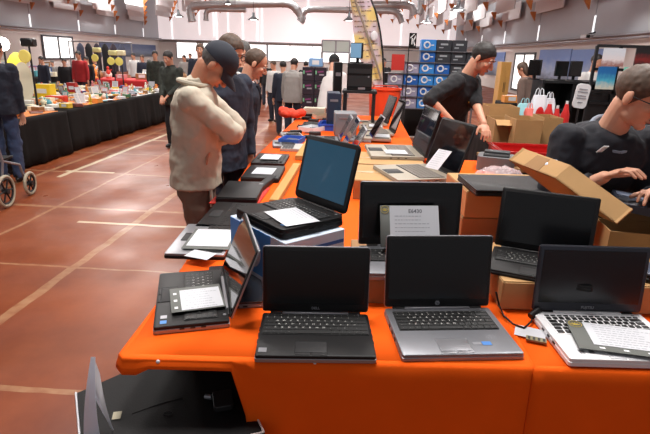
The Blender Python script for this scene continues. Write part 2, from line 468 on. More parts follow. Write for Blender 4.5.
def floor_mat():
    m = bpy.data.materials.new('painted_terracotta_floor'); m.use_nodes = True; nt = m.node_tree; b = nt.nodes['Principled BSDF']; L = nt.links.new
    tc = nt.nodes.new('ShaderNodeTexCoord')
    n = nt.nodes.new('ShaderNodeTexNoise'); n.inputs['Scale'].default_value = .9; n.inputs['Detail'].default_value = 8; n.inputs['Roughness'].default_value = .65
    r = nt.nodes.new('ShaderNodeValToRGB'); r.color_ramp.elements[0].position = .3; r.color_ramp.elements[1].position = .72
    r.color_ramp.elements[0].color = (*rgb(104, 46, 24), 1); r.color_ramp.elements[1].color = (*rgb(146, 78, 44), 1)
    L(tc.outputs['Object'], n.inputs['Vector']); L(n.outputs['Fac'], r.inputs['Fac'])
    sep = nt.nodes.new('ShaderNodeSeparateXYZ'); L(tc.outputs['Object'], sep.inputs['Vector'])
    def op(o, a, bb=None, c=None):
        k = nt.nodes.new('ShaderNodeMath'); k.operation = o
        for i, v in enumerate((a, bb, c)):
            if v is None: continue
            if isinstance(v, (int, float)): k.inputs[i].default_value = v
            else: L(v, k.inputs[i])
        return k.outputs[0]
    wob = nt.nodes.new('ShaderNodeTexNoise'); wob.inputs['Scale'].default_value = 3; L(tc.outputs['Object'], wob.inputs['Vector'])
    wv = op('MULTIPLY', op('SUBTRACT', wob.outputs['Fac'], .5), .05)
    def line(axis, pos, w, lo=None, hi=None, oth=None):
        d = op('ABSOLUTE', op('SUBTRACT', op('ADD', sep.outputs[axis], wv), pos)); k = op('LESS_THAN', d, w)
        if lo is not None: k = op('MULTIPLY', k, op('MULTIPLY', op('GREATER_THAN', sep.outputs[oth], lo), op('LESS_THAN', sep.outputs[oth], hi)))
        return k
    # slab joints, repaired with paler filler
    acc = None
    for args in [('X', -2.07, .035), ('X', -3.05, .018), ('X', -4.05, .03), ('X', -1.0, .02), ('Y', 1.92, .02), ('Y', 4.72, .03), ('Y', 3.3, .012), ('Y', 6.2, .022), ('Y', 7.5, .02), ('Y', 9.6, .025), ('Y', 12.0, .03), ('Y', 16.0, .04), ('Y', 21.0, .04),
                 ('X', .5, .02), ('X', 3.0, .03), ('X', -6.5, .03), ('X', -9.5, .03), ('X', -12.5, .03)]:
        k = line(*args); acc = k if acc is None else op('MAXIMUM', acc, k)
    mix = nt.nodes.new('ShaderNodeMixRGB'); mix.inputs[2].default_value = (*rgb(176, 142, 106), 1)
    n3 = nt.nodes.new('ShaderNodeTexNoise'); n3.inputs['Scale'].default_value = 14; L(tc.outputs['Object'], n3.inputs['Vector'])
    L(op('MULTIPLY', acc, op('MULTIPLY', n3.outputs['Fac'], .8)), mix.inputs['Fac']); L(r.outputs['Color'], mix.inputs[1])
    acc2 = None
    for args in [('X', -3.75, .035, 5.9, 40, 'Y'), ('Y', 6.25, .03, -3.85, -3.2, 'X'), ('Y', 8.8, .03, -3.8, -1.5, 'X'), ('Y', 4.3, .022, -2.6, -1.0, 'X')]:
        k = line(*args); acc2 = k if acc2 is None else op('MAXIMUM', acc2, k)
    mix2 = nt.nodes.new('ShaderNodeMixRGB'); mix2.inputs[2].default_value = (*rgb(205, 190, 160), 1)
    L(op('MULTIPLY', acc2, .75), mix2.inputs['Fac']); L(mix.outputs['Color'], mix2.inputs[1]); L(mix2.outputs['Color'], b.inputs['Base Color'])
    n4 = nt.nodes.new('ShaderNodeTexNoise'); n4.inputs['Scale'].default_value = 1.6; n4.inputs['Detail'].default_value = 6; L(tc.outputs['Object'], n4.inputs['Vector'])
    mr = nt.nodes.new('ShaderNodeMapRange'); mr.inputs['From Min'].default_value = .3; mr.inputs['From Max'].default_value = .7; mr.inputs['To Min'].default_value = .27; mr.inputs['To Max'].default_value = .55
    L(n4.outputs['Fac'], mr.inputs['Value']); L(mr.outputs['Result'], b.inputs['Roughness']); b.inputs['Specular IOR Level'].default_value = .2
    bp = nt.nodes.new('ShaderNodeBump'); bp.inputs['Strength'].default_value = .15; bp.inputs['Distance'].default_value = .01
    L(wob.outputs['Fac'], bp.inputs['Height']); L(bp.outputs['Normal'], b.inputs['Normal'])
    return m
m_floor = floor_mat()
m_wall = mat('painted_wall', rgb(214, 206, 202), .8, vary=.03, vscale=.6)
m_panel = mat('acoustic_board', rgb(226, 227, 230), .75)
m_grey_panel = mat('grey_wall_panel', rgb(176, 178, 184), .7, vary=.02, vscale=1)
m_wood = mat('orange_wood', rgb(190, 110, 52), .6, vary=.15, vscale=6)
m_ledge = mat('ledge_metal', rgb(150, 150, 156), .5)
m_day = mat('daylight_glazing', (.9, .9, .9), .4, emit=(1.0, .96, .93), estr=1.5)
m_trans = mat('translucent_panel', rgb(214, 200, 202), .6, emit=(.95, .84, .84), estr=.62)
m_slit = mat('slit_window', (.9, .9, .9), .4, emit=(.95, .98, 1), estr=1.0)
m_frame = mat('window_frame_dark', rgb(66, 66, 72), .5)
m_ceil = mat('ceiling_board', rgb(190, 190, 192), .8)

b = MB().m(m_floor); b.box(((XL+XR)/2, YF/2-2, -.05), (XR-XL, YF+4, .1)); struct('floor', b)
b = MB().m(m_ceil); b.box(((XL+XR)/2, YF/2, ZC+.1), (XR-XL, YF, .2)); struct('ceiling', b)
# side walls: lower wall, ledge, and long boards above it
for side, x, sg, zl, y0, ph in (('left', XL, 1, 2.48, 0, 27.4-4.8*6), ('right', XR, -1, 2.34, 0, 18.2-5.55*4)):
    b = MB().m(m_wall); b.box((x - sg*.1, YF/2, zl/2), (.2, YF, zl)); b.m(m_grey_panel); b.box((x - sg*.1, YF/2, (zl+ZC)/2), (.2, YF, ZC-zl))
    sp = 4.8 if side == 'left' else 5.55
    k = ph
    while k < YF:
        if k > 0:
            b.m(m_slit); b.box((x + sg*.012, k, zl+.36), (.02, .10, .62))
            b.m(m_ledge); b.box((x + sg*.012, k, (zl+.7+ZC)/2), (.02, .03, ZC-zl-.75))
        k += sp
    struct('wall_'+side, b)
    b = MB().m(m_ledge); b.box((x + sg*.12, YF/2, zl), (.24, YF, .07), bev=.01); b.cyl((x+sg*.3, .2, zl-.12), (x+sg*.3, YF-.3, zl-.12), .035, n=8)
    struct('trim_1' if side == 'left' else 'trim_2', b)
b = MB().m(m_wall)
b.box(((XL+XR)/2, YF+.1, .45), (XR-XL, .2, .9)); b.box(((XL+XR)/2, YF+.1, 2.34), (XR-XL, .2, .18))
b.box((3.6, YF+.1, 1.6), (7.6, .2, 1.4)); b.box((XL+.75, YF+.1, 1.6), (1.5, .2, 1.4))
b.box((XL+3.6, YF+.1, 1.6), (.5, .2, 1.4))
b.m(m_trans); b.box(((XL+XR)/2, YF+.1, (2.43+ZC)/2), (XR-XL, .2, ZC-2.43))
b.m(m_slit)
for k in range(7): b.box((XL + 1.2 + k*3.9, YF-.02, 4.6), (.10, .06, 4.3))
struct('wall_far', b)
b = MB().m(m_slit)
for k in range(5): b.box((-14.2 + k*1.25, YF-.03, 3.9), (.10, .05, 2.0 + .2*k))
struct('window_5', b)
b = MB().m(m_ledge); b.box(((XL+XR)/2, YF-.12, 2.40), (XR-XL, .24, .09), bev=.01); struct('trim_3', b)
for i, (x0, x1) in enumerate(((XL+1.5, XL+3.35), (XL+3.85, -8.4), (-8.3, -2.6), (-2.5, -.25))):
    root = MB().m(m_day); root.box(((x0+x1)/2, YF+.06, 1.58), (x1-x0, .05, 1.36)); w = struct('window_%d' % (6+i), root)
    fr = MB().m(m_ledge)
    n = max(1, int((x1-x0)/1.9))
    for k in range(n+1): fr.box((x0 + (x1-x0)*k/n, YF+.0, 1.58), (.07, .08, 1.36))
    fr.box(((x0+x1)/2, YF, 2.24), (x1-x0, .08, .05)); fr.box(((x0+x1)/2, YF, .92), (x1-x0, .1, .06)); fr.build('window_frame', w, smooth=False)
# side windows
def side_window(n, x, sg, y0, y1, z0, z1, bars):
    g = MB().m(m_day); g.box((x+sg*.02, (y0+y1)/2, (z0+z1)/2), (.03, y1-y0, z1-z0)); w = struct('window_%d' % n, g)
    f = MB().m(m_frame)
    for k in range(bars+1): f.box((x+sg*.05, y0+(y1-y0)*k/bars, (z0+z1)/2), (.06, .12, z1-z0+.1))
    for z in (z0, z1): f.box((x+sg*.05, (y0+y1)/2, z), (.06, y1-y0, .10))
    f.build('window_frame', w, smooth=False)
side_window(1, XL, 1, 28.2, 31.2, .9, 2.12, 2)
side_window(2, XR, -1, 23.6, 26.6, .2, 1.86, 2)

# acoustic baffles hanging in staggered rows along both sides
def baffle(side):
    root = empty('acoustic_baffle', (0,0,0), 0)
    p = MB().m(m_panel); p.box((0, 0, .66), (.05, 3.1, .78), bev=.006); p.build('board', root, smooth=False)
    w = MB().m(m_wood); sg = 1 if side == 'left' else -1
    w.poly([(0.03*sg, 1.30, .30), (0.03*sg, 1.30, .0), (.24*sg, 1.30, .30)], .10, Vector((0,1,0)))
    w.box((.14*sg, 1.35, .33), (.22, .12, .06)); w.build('wooden_bracket', root, smooth=False)
    return root
for side, X0, sg, sp, first, z0, rows in (('right', XR-.05, -1, 5.55, 18.2, 3.2, 7), ('left', XL+.05, 1, 4.8, 27.4, 3.38, 8)):
    proto = None
    for i in range(rows):
        row_boards = []
        y = first + (sp/2 if i % 2 else 0) - sp*2
        while y < YF-1.6:
            if y > first - sp*1.2 - i*2.0:
                o = copy_tree(proto) if proto else baffle(side)
                proto = proto or o
                o.location = (X0 + sg*(.12+i*1.02), y-1.3, z0 + i*.17); o.scale = (1, sp/5.2, 1)
                row_boards.append(o)
            y += sp
        N_ = ['first','second','third','fourth','fifth','sixth','seventh','eighth','ninth','tenth','eleventh','twelfth']
        for j, o in enumerate(reversed(row_boards)):
            tag(o, 'white hanging sound board along the %s side, %s row up, %s from the far end' % (side, N_[i], N_[j]), 'ceiling panel', 'white sound boards along the %s side' % side)

# wall pictures (posters of sky and town)
def poster_mat(name, c1, c2, c3, sc):
    m = bpy.data.materials.new(name); m.use_nodes = True; nt = m.node_tree; b = nt.nodes['Principled BSDF']; L = nt.links.new
    tc = nt.nodes.new('ShaderNodeTexCoord'); sp_ = nt.nodes.new('ShaderNodeSeparateXYZ'); L(tc.outputs['Generated'], sp_.inputs[0])
    n = nt.nodes.new('ShaderNodeTexNoise'); n.inputs['Scale'].default_value = sc; n.inputs['Detail'].default_value = 6; L(tc.outputs['Generated'], n.inputs['Vector'])
    a = nt.nodes.new('ShaderNodeMath'); a.operation = 'MULTIPLY_ADD'; L(n.outputs['Fac'], a.inputs[0]); a.inputs[1].default_value = .5; L(sp_.outputs['Z'], a.inputs[2])
    r = nt.nodes.new('ShaderNodeValToRGB'); e = r.color_ramp.elements; e[0].position = .35; e[0].color = (*c1, 1); e[1].position = 1.1 if False else 1.0; e[1].color = (*c3, 1)
    k = e.new(.62); k.color = (*c2, 1); L(a.outputs[0], r.inputs['Fac']); L(r.outputs['Color'], b.inputs['Base Color']); b.inputs['Roughness'].default_value = .5
    return m
mp_city = poster_mat('town_view_print', rgb(96, 104, 120), rgb(150, 165, 195), rgb(104, 136, 196), 7)
mp_left = poster_mat('blue_print', rgb(88, 92, 104), rgb(108, 122, 150), rgb(76, 92, 134), 9)
for (x, y0, y1, z0, z1, mt, lb) in ((XR-.04, 19.6, 23.0, .75, 2.0, mp_city, 'large blue sky and town wall picture beside the right-hand monitors, its farther panel'),
        (XR-.04, 16.2, 19.5, .75, 1.97, mp_city, 'large blue town wall picture on the right wall, its nearer panel'),
        (XR-.04, 28.6, 36.0, .7, 1.95, mp_city, 'greyish blue wall picture far down the right wall, left of the window'),
        (XL+.04, 34.5, 44.0, 1.0, 1.92, mp_left, 'long dark blue wall picture far down the left wall above the stalls')):
    b = MB().m(mt); b.box((x, (y0+y1)/2, (z0+z1)/2), (.04, y1-y0, z1-z0)); o = centred(b.build('wall_picture', smooth=False)); tag(o, lb, 'wall picture')

# pendant lamps
m_shade = mat('lamp_shade_metal', rgb(120, 122, 126), .4, metal=.5); m_glow = mat('lamp_glow', (1, 1, 1), .3, emit=(1, .97, .92), estr=14)
m_reflector = mat('lamp_reflector', rgb(235, 235, 235), .3)
def pendant():
    r = empty('pendant_lamp', (0,0,0))
    b = MB().m(m_blackmetal); b.cyl((0,0,.35), (0,0,4.0), .012, n=6); b.build('cable', r)
    b = MB().m(m_shade); b.lathe([(0,.37),(.06,.36),(.07,.22),(.10,.16),(.27,.03),(.30,0),(.28,.0),(.25,.03),(.09,.15),(0,.17)], 20); b.build('lamp_shade', r)
    b = MB().m(m_glow); b.ell((0,0,.04), (.19,.19,.05)); b.build('bulb', r)
    return r
pl0 = None
for px, py, y, where in ((178.5, 17, 17, 'leftmost of the lamps, beside the left sound boards'), (253.5, 20, 17, 'above the balding man in navy'), (349, 21, 16, 'left of the tall yellow flag'),
                  (427, 23, 16, 'above the blue product boxes'), (458, 10.5, 13, 'highest and rightmost, among the right sound boards'), (228, 4.5, 20, 'near the top of the picture, over the pipes'), (366, 6, 20, 'behind the top of the flag')):
    o = copy_tree(pl0) if pl0 else pendant(); pl0 = pl0 or o
    o.scale = (.62,)*3; o.location = Y(px, py, y); tag(o, 'dark bell-shaped hanging lamp, glowing, %s' % where, 'lamp', 'hanging bell lamps')

# ducts near the far end
def duct(pts, r, lb, n=14, y=30):
    b = MB().m(m_steel); w = [Y(px, py, y + (k[0] if k else 0)) for px, py, *k in pts]
    # round the elbows
    q = [w[0]]
    for i in range(1, len(w)-1):
        a = w[i] + (w[i-1]-w[i]).normalized()*min(.5, (w[i-1]-w[i]).length*.45); c = w[i] + (w[i+1]-w[i]).normalized()*min(.5, (w[i+1]-w[i]).length*.45)
        for t in (0, .33, .66, 1): q.append((a*(1-t)**2 + w[i]*2*t*(1-t) + c*t*t))
    q.append(w[-1]); b.tube(q, r, n)
    for i in range(0, len(q)-1, 3):
        d = (q[i+1]-q[i]).normalized(); b.cyl(q[i]-d*.04, q[i]+d*.04, r*1.12, n=n)
    o = centred(b.build('ventilation_duct')); tag(o, lb, 'duct', 'silver air ducts under the roof')
duct([(192,21), (189,6), (240,4), (292,3), (303,18), (300,22)], .22, 'long silver air duct with an elbow at each end, over the navy-suited man')
duct([(206,20), (206,9), (246,10)], .14, 'short thin silver air duct hooked down beside the leftmost elbow')
duct([(301,19), (305,9), (350,10), (398,11), (402,23)], .17, 'silver air duct running behind the tall flag and bending down on its right')
duct([(372,5), (412,5), (414,15)], .2, 'upper silver air duct to the right of the flag top')
duct([(420,-6), (422,8), (418,14)], .2, 'stub of silver duct hanging beside the first right sound boards')

# security camera / bracket on the right wall
r = empty('security_camera', X(587, 36.5, XR-.3), 0, 'small white camera on an arm under the right-hand ledge', 'camera')
b = MB().m(m_white); b.box((0,0,.0), (.14,.42,.14), bev=.02, M=Matrix.Rotation(.5,4,'Z')); b.build('housing', r)
b = MB().m(m_blackmetal); b.cyl((.0,0,.05), (.24,0,.14), .025); b.box((-.05,-.2,0), (.1,.05,.1)); b.build('bracket', r)
# ------------------------------------------------------------------ laptops
GLY = {}
def glyph(ch):
    if ch not in GLY:
        cu = bpy.data.curves.new('t', 'FONT'); cu.body = ch; cu.size = 1; cu.align_x = 'CENTER'; cu.align_y = 'CENTER'; cu.resolution_u = 1
        ob = bpy.data.objects.new('t', cu); C.objects.link(ob)
        me = bpy.data.meshes.new_from_object(ob.evaluated_get(bpy.context.evaluated_depsgraph_get()))
        me.materials.clear(); bpy.data.objects.remove(ob); GLY[ch] = me
    return GLY[ch]
def put_glyphs(mb, s, size, M):
    for i, (ch, x, y) in enumerate(s):
        f0 = len(mb.bm.faces); v0 = len(mb.bm.verts); mb.bm.from_mesh(glyph(ch)); mb.bm.verts.ensure_lookup_table(); mb.bm.faces.ensure_lookup_table()
        T = M @ Matrix.Translation((x, y, 0)) @ Matrix.Scale(size, 4)
        for v in mb.bm.verts[v0:]: v.co = T @ v.co
        for f in mb.bm.faces[f0:]: f.material_index = mb.cur
KROWS = [(['e']+['f']*12+['d'], .62, None), ('\\1234567890\'ì', 1, 1.9), ('\tQWERTYUIOPè+', 1, 1.5), ('\tASDFGHJKLòàù', 1, 1.8), ('\tZXCVBNM,.-', 1, 2.3), (None, 1, None)]
def keyboard(w, h, keymat, legmat, welltop, parent, numpad=False, legends=True, wellmat=None, gap=.0022):
    """keyboard filling w x h, centre at welltop (local point)"""
    k = MB().m(wellmat or m_keygap); k.slab(w+.006, h+.006, .001, .003, c=(welltop[0], welltop[1], welltop[2]))
    k.m(keymat); letters = []
    U = h/5.62; y = welltop[1] + h/2; z = welltop[2] + .0016; g = gap
    W = w
    for row, (chars, hh, first) in enumerate(KROWS):
        rh = U*hh; yc = y - rh/2
        if row == 0: ws = [1]*15; cs = ['']*15
        elif row == 1: ws = [1]*13 + [2]; cs = list('\\1234567890\'i') + ['']
        elif row == 2: ws = [1.5] + [1]*12 + [1.5]; cs = [''] + list('QWERTYUIOPe+') + ['']
        elif row == 3: ws = [1.8] + [1]*12 + [1.2]; cs = [''] + list('ASDFGHJKLoau') + ['']
        elif row == 4: ws = [1.3] + [1]*11 + [2.7]; cs = [''] + list('<ZXCVBNM,.-') + ['']
        else: ws = [1.2, 1, 1, 1.1, 5.2, 1.1, 1, 1, 1, 1]; cs = ['']*10
        t = sum(ws); x = welltop[0] - W/2
        for wk, ch in zip(ws, cs):
            kw = W*wk/t
            if wk > 0:
                k.box((x+kw/2, yc, z), (kw-g, rh-g, .0022))
                if ch: letters.append((ch, x+kw*.40, yc+rh*.12))
                elif row != 5 or wk < 2: letters.append(('-' if row == 0 else '.', x+kw*.4, yc+rh*.12))
            x += kw
        y -= rh
    ko = k.build('keyboard', parent, smooth=False)
    if legends:
        l = MB().m(legmat); put_glyphs(l, letters, U*.52, Matrix.Translation((0, 0, z+.0013))); l.build('key_legends', ko, smooth=False)
    return ko
def laptop(label, hL, hR, z, D, lh, ang, base=m_blackplastic, lidm=m_blackplastic, keym=m_key, rim=None, deck=None, screen=m_screen, legends=False, pad=True, padm=None, bezel=.012,
           chin=.022, t=.020, kb=True, width=None, lid=True, logo=None, stickers=(), kbw=.86, kby=.60, kbh=.42, screentilt=0, group='laptops for sale on the orange table', name='laptop', r=.008, edge_side=None, barrel=False, lidrim='same', wellmat=None):
    hL, hR = Vector(hL), Vector(hR); hL.z = hR.z = z
    d = hR - hL; w = width or d.length; mid = (hL+hR)/2; rz = math.atan2(d.y, d.x)
    root = empty(name, mid, rz, label, 'laptop', group)
    b = MB().m(rim or base); b.slab(w, D, t*.55, r, c=(0, -D/2, t*.275)); b.m(deck or base); b.slab(w-.003, D-.003, t*.5, r, c=(0, -D/2, t*.72))
    b.m(m_blackmetal)
    for sx in (-1, 1):      # ports along both sides
        for k in range(3): b.box((sx*(w/2+.0002), -D*(.35+.14*k), t*.5), (.002, .014, .005))
    b.build('base', root)
    top = t*.97
    if kb:
        keyboard(w*kbw, D*kbh, keym, m_legend, (0, -D*(.98-kby), top+.0006), root, legends=legends, wellmat=wellmat, gap=.0062 if wellmat else .0022)
        pm = padm or m_darkplastic
        if pad:
            p = MB().m(pm); p.slab(w*.27, D*.235, .0012, .003, c=(-w*.04, -D*.815, top+.0004)); p.build('touchpad', root)
            p = MB().m(pm)
            for q in (-1, 1): p.slab(w*.13, D*.045, .0016, .002, c=(-w*.04+q*w*.068, -D*.955, top+.0004))
            p.build('touchpad_button', root)
        p = MB().m(m_silver); p.cyl((w*.40, -D*.06, top-.001), (w*.40, -D*.06, top+.0015), .005); p.build('power_button', root)
    for (sx, sy, sw, sd, cm) in stickers:
        p = MB().m(cm); p.box((sx*w, sy*D, top+.0006), (sw, sd, .0006)); p.build('sticker', root, smooth=False)
    if lid:
        a = math.radians(ang)
        Mx = Matrix(((1,0,0,0), (0,-math.cos(a),-math.sin(a),0), (0,math.sin(a),-math.cos(a),t*.95), (0,0,0,1)))
        lr_ = rim if lidrim == 'same' else lidrim
        l = MB().m(lr_ or lidm); l.slab(w, lh, .0055, r, c=(0, lh/2+.004, -.0035)); l.m(lidm); l.slab(w-.004, lh-.004, .004, r, c=(0, lh/2+.004, .0005))
        lo = l.build('lid', root, M=Mx)
        s = MB().m(screen); sw, sh_ = w-2*bezel, lh-bezel-chin
        s.box((0, .004+chin+sh_/2, .0028), (sw, sh_, .0012)); s.build('screen', lo, smooth=False)
        c_ = MB().m(m_darkplastic); c_.cyl((0, lh-bezel*.4, .002), (0, lh-bezel*.4, .0035), .002, n=8); c_.build('webcam', lo)
        if logo:
            g = MB().m(m_silver)
            if logo == 'ring':
                g.cyl((0, .004+chin*.5, .0024), (0, .004+chin*.5, .0034), chin*.28, n=20); g.m(m_blackplastic); text_mesh('hp', chin*.42, Matrix.Translation((0, .004+chin*.5, .0037)), g, .0001)
            else: text_mesh(logo, chin*.42, Matrix.Translation((0, .004+chin*.5, .0030)), g, .0002, bold=True)
            g.build('logo', lo, smooth=False)
        h = MB().m(m_darkplastic)
        h.bm.free(); h = MB().m(m_darkplastic if rim is None else rim); h.box((0, -.003, t*.93), (w*.62, .012, .011), bev=.002); h.build('hinge_cover', root)
        for q in (-1, 1): h = MB().m(m_darkplastic); h.cyl((q*w*.36-.02, .0, t*.9), (q*w*.36+.02, .0, t*.9), .0055, n=10); h.build('hinge', root)
    else:
        l = MB().m(lidm); l.slab(w-.001, D-.001, .008, r, c=(0, -D/2, t+.0045)); l.build('lid', root)
    return root
def sheet(label, o, ux, uy, w, h, card=None, title=None, lines=9, emblem=False, dots=0, cat='paper', group='printed spec sheets', seed=1):
    """printed page with corner o (lower left), running w along ux and h along uy; card = (margin left, right, bottom, top) of a grey card behind it"""
    ux = Vector(ux).normalized(); uy = Vector(uy); uy = (uy - ux*uy.dot(ux)).normalized(); n = ux.cross(uy)
    M = Matrix((ux, uy, n)).transposed().to_4x4()
    root = empty('spec_sheet', o, 0, label, cat, group); root.rotation_euler = M.to_euler()
    z = .0008
    if card:
        l, rr, bb, tt = card; c_ = MB().m(m_folder); c_.slab(w+l+rr, h+bb+tt, .0012, .002, c=((w+rr-l)/2, (h+tt-bb)/2, z), edge=.0003)
        co = c_.build('card_folder', root); z += .0014
        if emblem:   # fan of leaves in a ring
            e = MB().m(m_gold); cx, cy, s = -l/2, h - l*.42 + tt*.4, l*.36
            for k in range(5):
                a = math.radians(-56 + 28*k); T = Matrix.Translation((cx, cy - s*.5, .0024)) @ Matrix.Rotation(-a, 4, 'Z'); e.ell((0, s*.6, 0), (s*.10, s*.5, .0003), T, 8, 6)
            e.tube([(cx + s*1.1*math.cos(t_), cy + s*1.1*math.sin(t_), .0024) for t_ in [2*PI*i/16 for i in range(17)]], .0008, 5); e.build('emblem', co)
        if dots:
            for k in range(dots):
                e = MB().m(m_white)
                if bb > .01: e.box((w*(.08+.84*k/max(1, dots-1)), -bb*.5, .0022), (.014, .008, .0006))
                else: e.box((-l*.5, h*(.15+.7*k/max(1, dots-1)), .0022), (.010, .012, .0006))
                e.build('white_mark', co, smooth=False)
    p = MB().m(m_paper); p.box((w/2, h/2, z), (w, h, .0006)); pp = p.build('page', root, smooth=False)
    q = random.Random(seed); t = MB().m(m_ink); z += .0005; top = h*.92
    if title:
        t.m(m_inkdark); text_mesh(title, h*.135, Matrix.Translation((w*.52, h*.86, z)), t, .0001, bold=True); top = h*.74; t.m(m_ink)
    for i in range(lines):
        y = top - (top-h*.07)*i/max(1, lines-1); x = w*.10
        while x < w*(.6 + .3*q.random()):
            ww = w*(.02+.06*q.random()); t.box((x+ww/2, y, z), (ww, h*.018, .0002)); x += ww + w*.018
    t.build('printing', pp, smooth=False)
    return root

# --- front row
A = laptop('black laptop with a thin silver rim, front row, left of the grey one', P(262.5,313,.80), P(368,314.5,.80), .782, .232, .205, 97,
    rim=m_silver, base=m_blackplastic, legends=True, logo='DELL', stickers=((-.44,-.88,.022,.020,m_silver),), t=.021, bezel=.014, chin=.026, kbw=.93, kby=.685, kbh=.47)
B = laptop('grey metal laptop with a round badge, in the middle of the front row', P(384,308.5,.80), P(488.5,307.5,.80), .782, .262, .228, 99,
    rim=m_silver, base=m_greymetal, deck=m_greymetal, lidm=m_blackplastic, padm=m_silver, legends=True, logo='ring', stickers=((.24,-.80,.026,.018,cmat(60,120,190)), (.16,-.80,.024,.014,m_silver)), t=.020, bezel=.012, chin=.026, kby=.67, kbh=.40)
Cc = laptop('white laptop half covered by a spec sheet, right end of the front row', P(531.5,312.5,.80), P(640,315.5,.80), .782, .262, .212, 95, lidrim=None, wellmat=m_white, kby=.68, kbh=.42,
    rim=m_white, base=m_white, deck=m_white, lidm=mat('navy_black_bezel', rgb(26, 29, 40), .4), screen=mat('dark_blue_screen', rgb(10, 14, 22), .25), padm=mat('pale_pad', rgb(200, 200, 204), .4), legends=False, logo='FUJITSU', stickers=((-.36,-.86,.014,.018,m_silver), (-.28,-.86,.014,.018,m_silver)), t=.024, bezel=.014, chin=.028)
D_ = laptop('small black laptop at the table corner, side-on, its screen facing left', P(222,270,.80), P(230,322,.80), .782, .215, .225, 112,
    rim=m_silver, base=m_blackplastic, lidm=m_blackplastic, screen=m_gloss, legends=True, t=.024, bezel=.012, chin=.018, stickers=((.43,-.87,.018,.018,cmat(70,130,200)), (.35,-.87,.018,.018,m_silver)))
E_ = laptop('silver-rimmed laptop base with black keys, lying behind the small side-on laptop', P(238,228,.80), P(233,260,.80), .782, .225, .2, 90, rim=m_silver, base=m_silver, deck=m_greymetal, t=.024, lid=False) if False else None

# E: base with its keys showing, its lid folded right back flat against the table side
r = empty('laptop', P(205, 243, .782), math.radians(-86), 'silver laptop base with black keys and papers on it, behind the small side-on laptop', 'laptop', 'laptops for sale on the orange table')
bb = MB().m(m_blackplastic); bb.slab(.36, .235, .012, .008, c=(0,0,.006)); bb.m(m_silver); bb.slab(.357, .232, .010, .008, c=(0,0,.017)); bb.build('base', r)
keyboard(.31, .11, m_key, m_legend, (0, .045, .0228), r, legends=False)
p = MB().m(m_darkplastic); p.slab(.09, .055, .001, .003, c=(-.01,-.065,.0226)); p.build('touchpad', r)
sheet('white spec sheet lying askew on the silver laptop base behind the small side-on one', P(186,246,.81), P(222,247,.81)-P(186,246,.81), P(196,226,.81)-P(186,246,.81), .165, .20, card=(.012,.012,.03,.008), lines=10, seed=3)
sheet('loose sheet slipping off the near edge of the silver laptop base', P(184,256,.812), P(206,260,.812)-P(184,256,.812), P(188,246,.812)-P(184,256,.812), .10, .07, lines=5, seed=4)
# sheet on D
sheet('white price sheet on a grey card covering the keys of the small side-on laptop', P(182,311,.815), P(222,306,.815)-P(182,311,.815), P(178,285,.815)-P(182,311,.815), .123, .135, card=(.030,.006,.006,.022), lines=8, dots=3, emblem=False, seed=5)
# sheet on C
sheet('printed sheet on a grey card with a yellow emblem, laid across the white laptop keyboard', P(594,345,.815), P(650,352,.815)-P(594,345,.815), P(584,318,.815)-P(594,345,.815), .215, .125, card=(.045,.02,.028,.004), lines=9, emblem=True, dots=4, seed=6)

# --- cardboard boxes that lift the second row
def carton(label, c, w, d, h, rz=0, m_=m_card, seam=True, open_top=False, cat='box', group='brown cardboard boxes', z=.782, flaps=False):
    root = empty('cardboard_box', (c[0], c[1], z), rz, label, cat, group)
    b = MB().m(m_); t = .004
    if open_top:
        for q in (-1, 1): b.box((q*(w/2-t/2), 0, h/2), (t, d, h)); b.box((0, q*(d/2-t/2), h/2), (w-2*t, t, h))
        b.m(m_cardin); b.box((0, 0, t/2+.001), (w-2*t, d-2*t, t))
        b.build('box_walls', root, smooth=False)
        if flaps:
            for q in (-1, 1):
                f = MB().m(m_card); f.box((0, q*d*.14, 0), (w, d*.28, t), M=Matrix.Translation((0, q*d/2, h)) @ Matrix.Rotation(q*-.45, 4, 'X')); f.build('flap', root, smooth=False)
    else:
        b.box((0, 0, h/2), (w, d, h), bev=.002); b.build('box_walls', root, smooth=False)
        f = MB().m(m_); f.box((0, -d/2-.0015, h*.78), (w*.98, .003, h*.42)); f.box((0, 0, h+.0015), (w-.004, d-.004, .003)); f.build('flap', root, smooth=False)
        if seam:
            s = MB().m(mat('packing_tape', rgb(176, 140, 92), .3)); s.box((0, 0, h+.0036), (w*.99, .045, .0008)); s.build('tape', root, smooth=False)
    return root
carton('long cardboard box under the propped black laptop, its end showing behind the grey laptop', (.715, 1.70), .50, .36, .095, math.radians(3))
carton('cardboard box under the laptop with the titled sheet, behind the grey laptop', (.19, 1.68), .40, .36, .085, math.radians(3), m_=m_cardd)
carton('cardboard box at the right edge of the picture behind the white laptop', (1.13, 1.70), .27, .30, .09, math.radians(3))
carton('lower of the two stacked cardboard boxes under the closed black laptop', (.70, 2.33), .52, .36, .11, math.radians(5), m_=m_cardd)
carton('upper of the two stacked cardboard boxes under the closed black laptop', (.70, 2.32), .51, .35, .115, math.radians(5), z=.897)
J = laptop('closed black laptop lying on the two stacked cardboard boxes', P(459,177,1.03), P(541,179,1.03), 1.018, .29, .2, 0, base=m_blackplastic, lidm=mat('matt_black_lid', rgb(27, 26, 27), .5, spec=.25), t=.018, lid=False, kb=False, width=.40)
I_ = laptop('grey-framed laptop with a titled sheet standing against its black screen', P(358,246,.89), P(458,247,.89), .870, .25, .232, 96, rim=m_silver, base=m_greymetal, deck=m_greymetal, t=.024, bezel=.014, chin=.026, legends=True)
K_ = laptop('thin black laptop tilted back on the cardboard box behind the white laptop', P(494,246,.895), P(590,262,.895), .880, .235, .215, 100, t=.018, legends=True, screen=m_screen, bezel=.014)
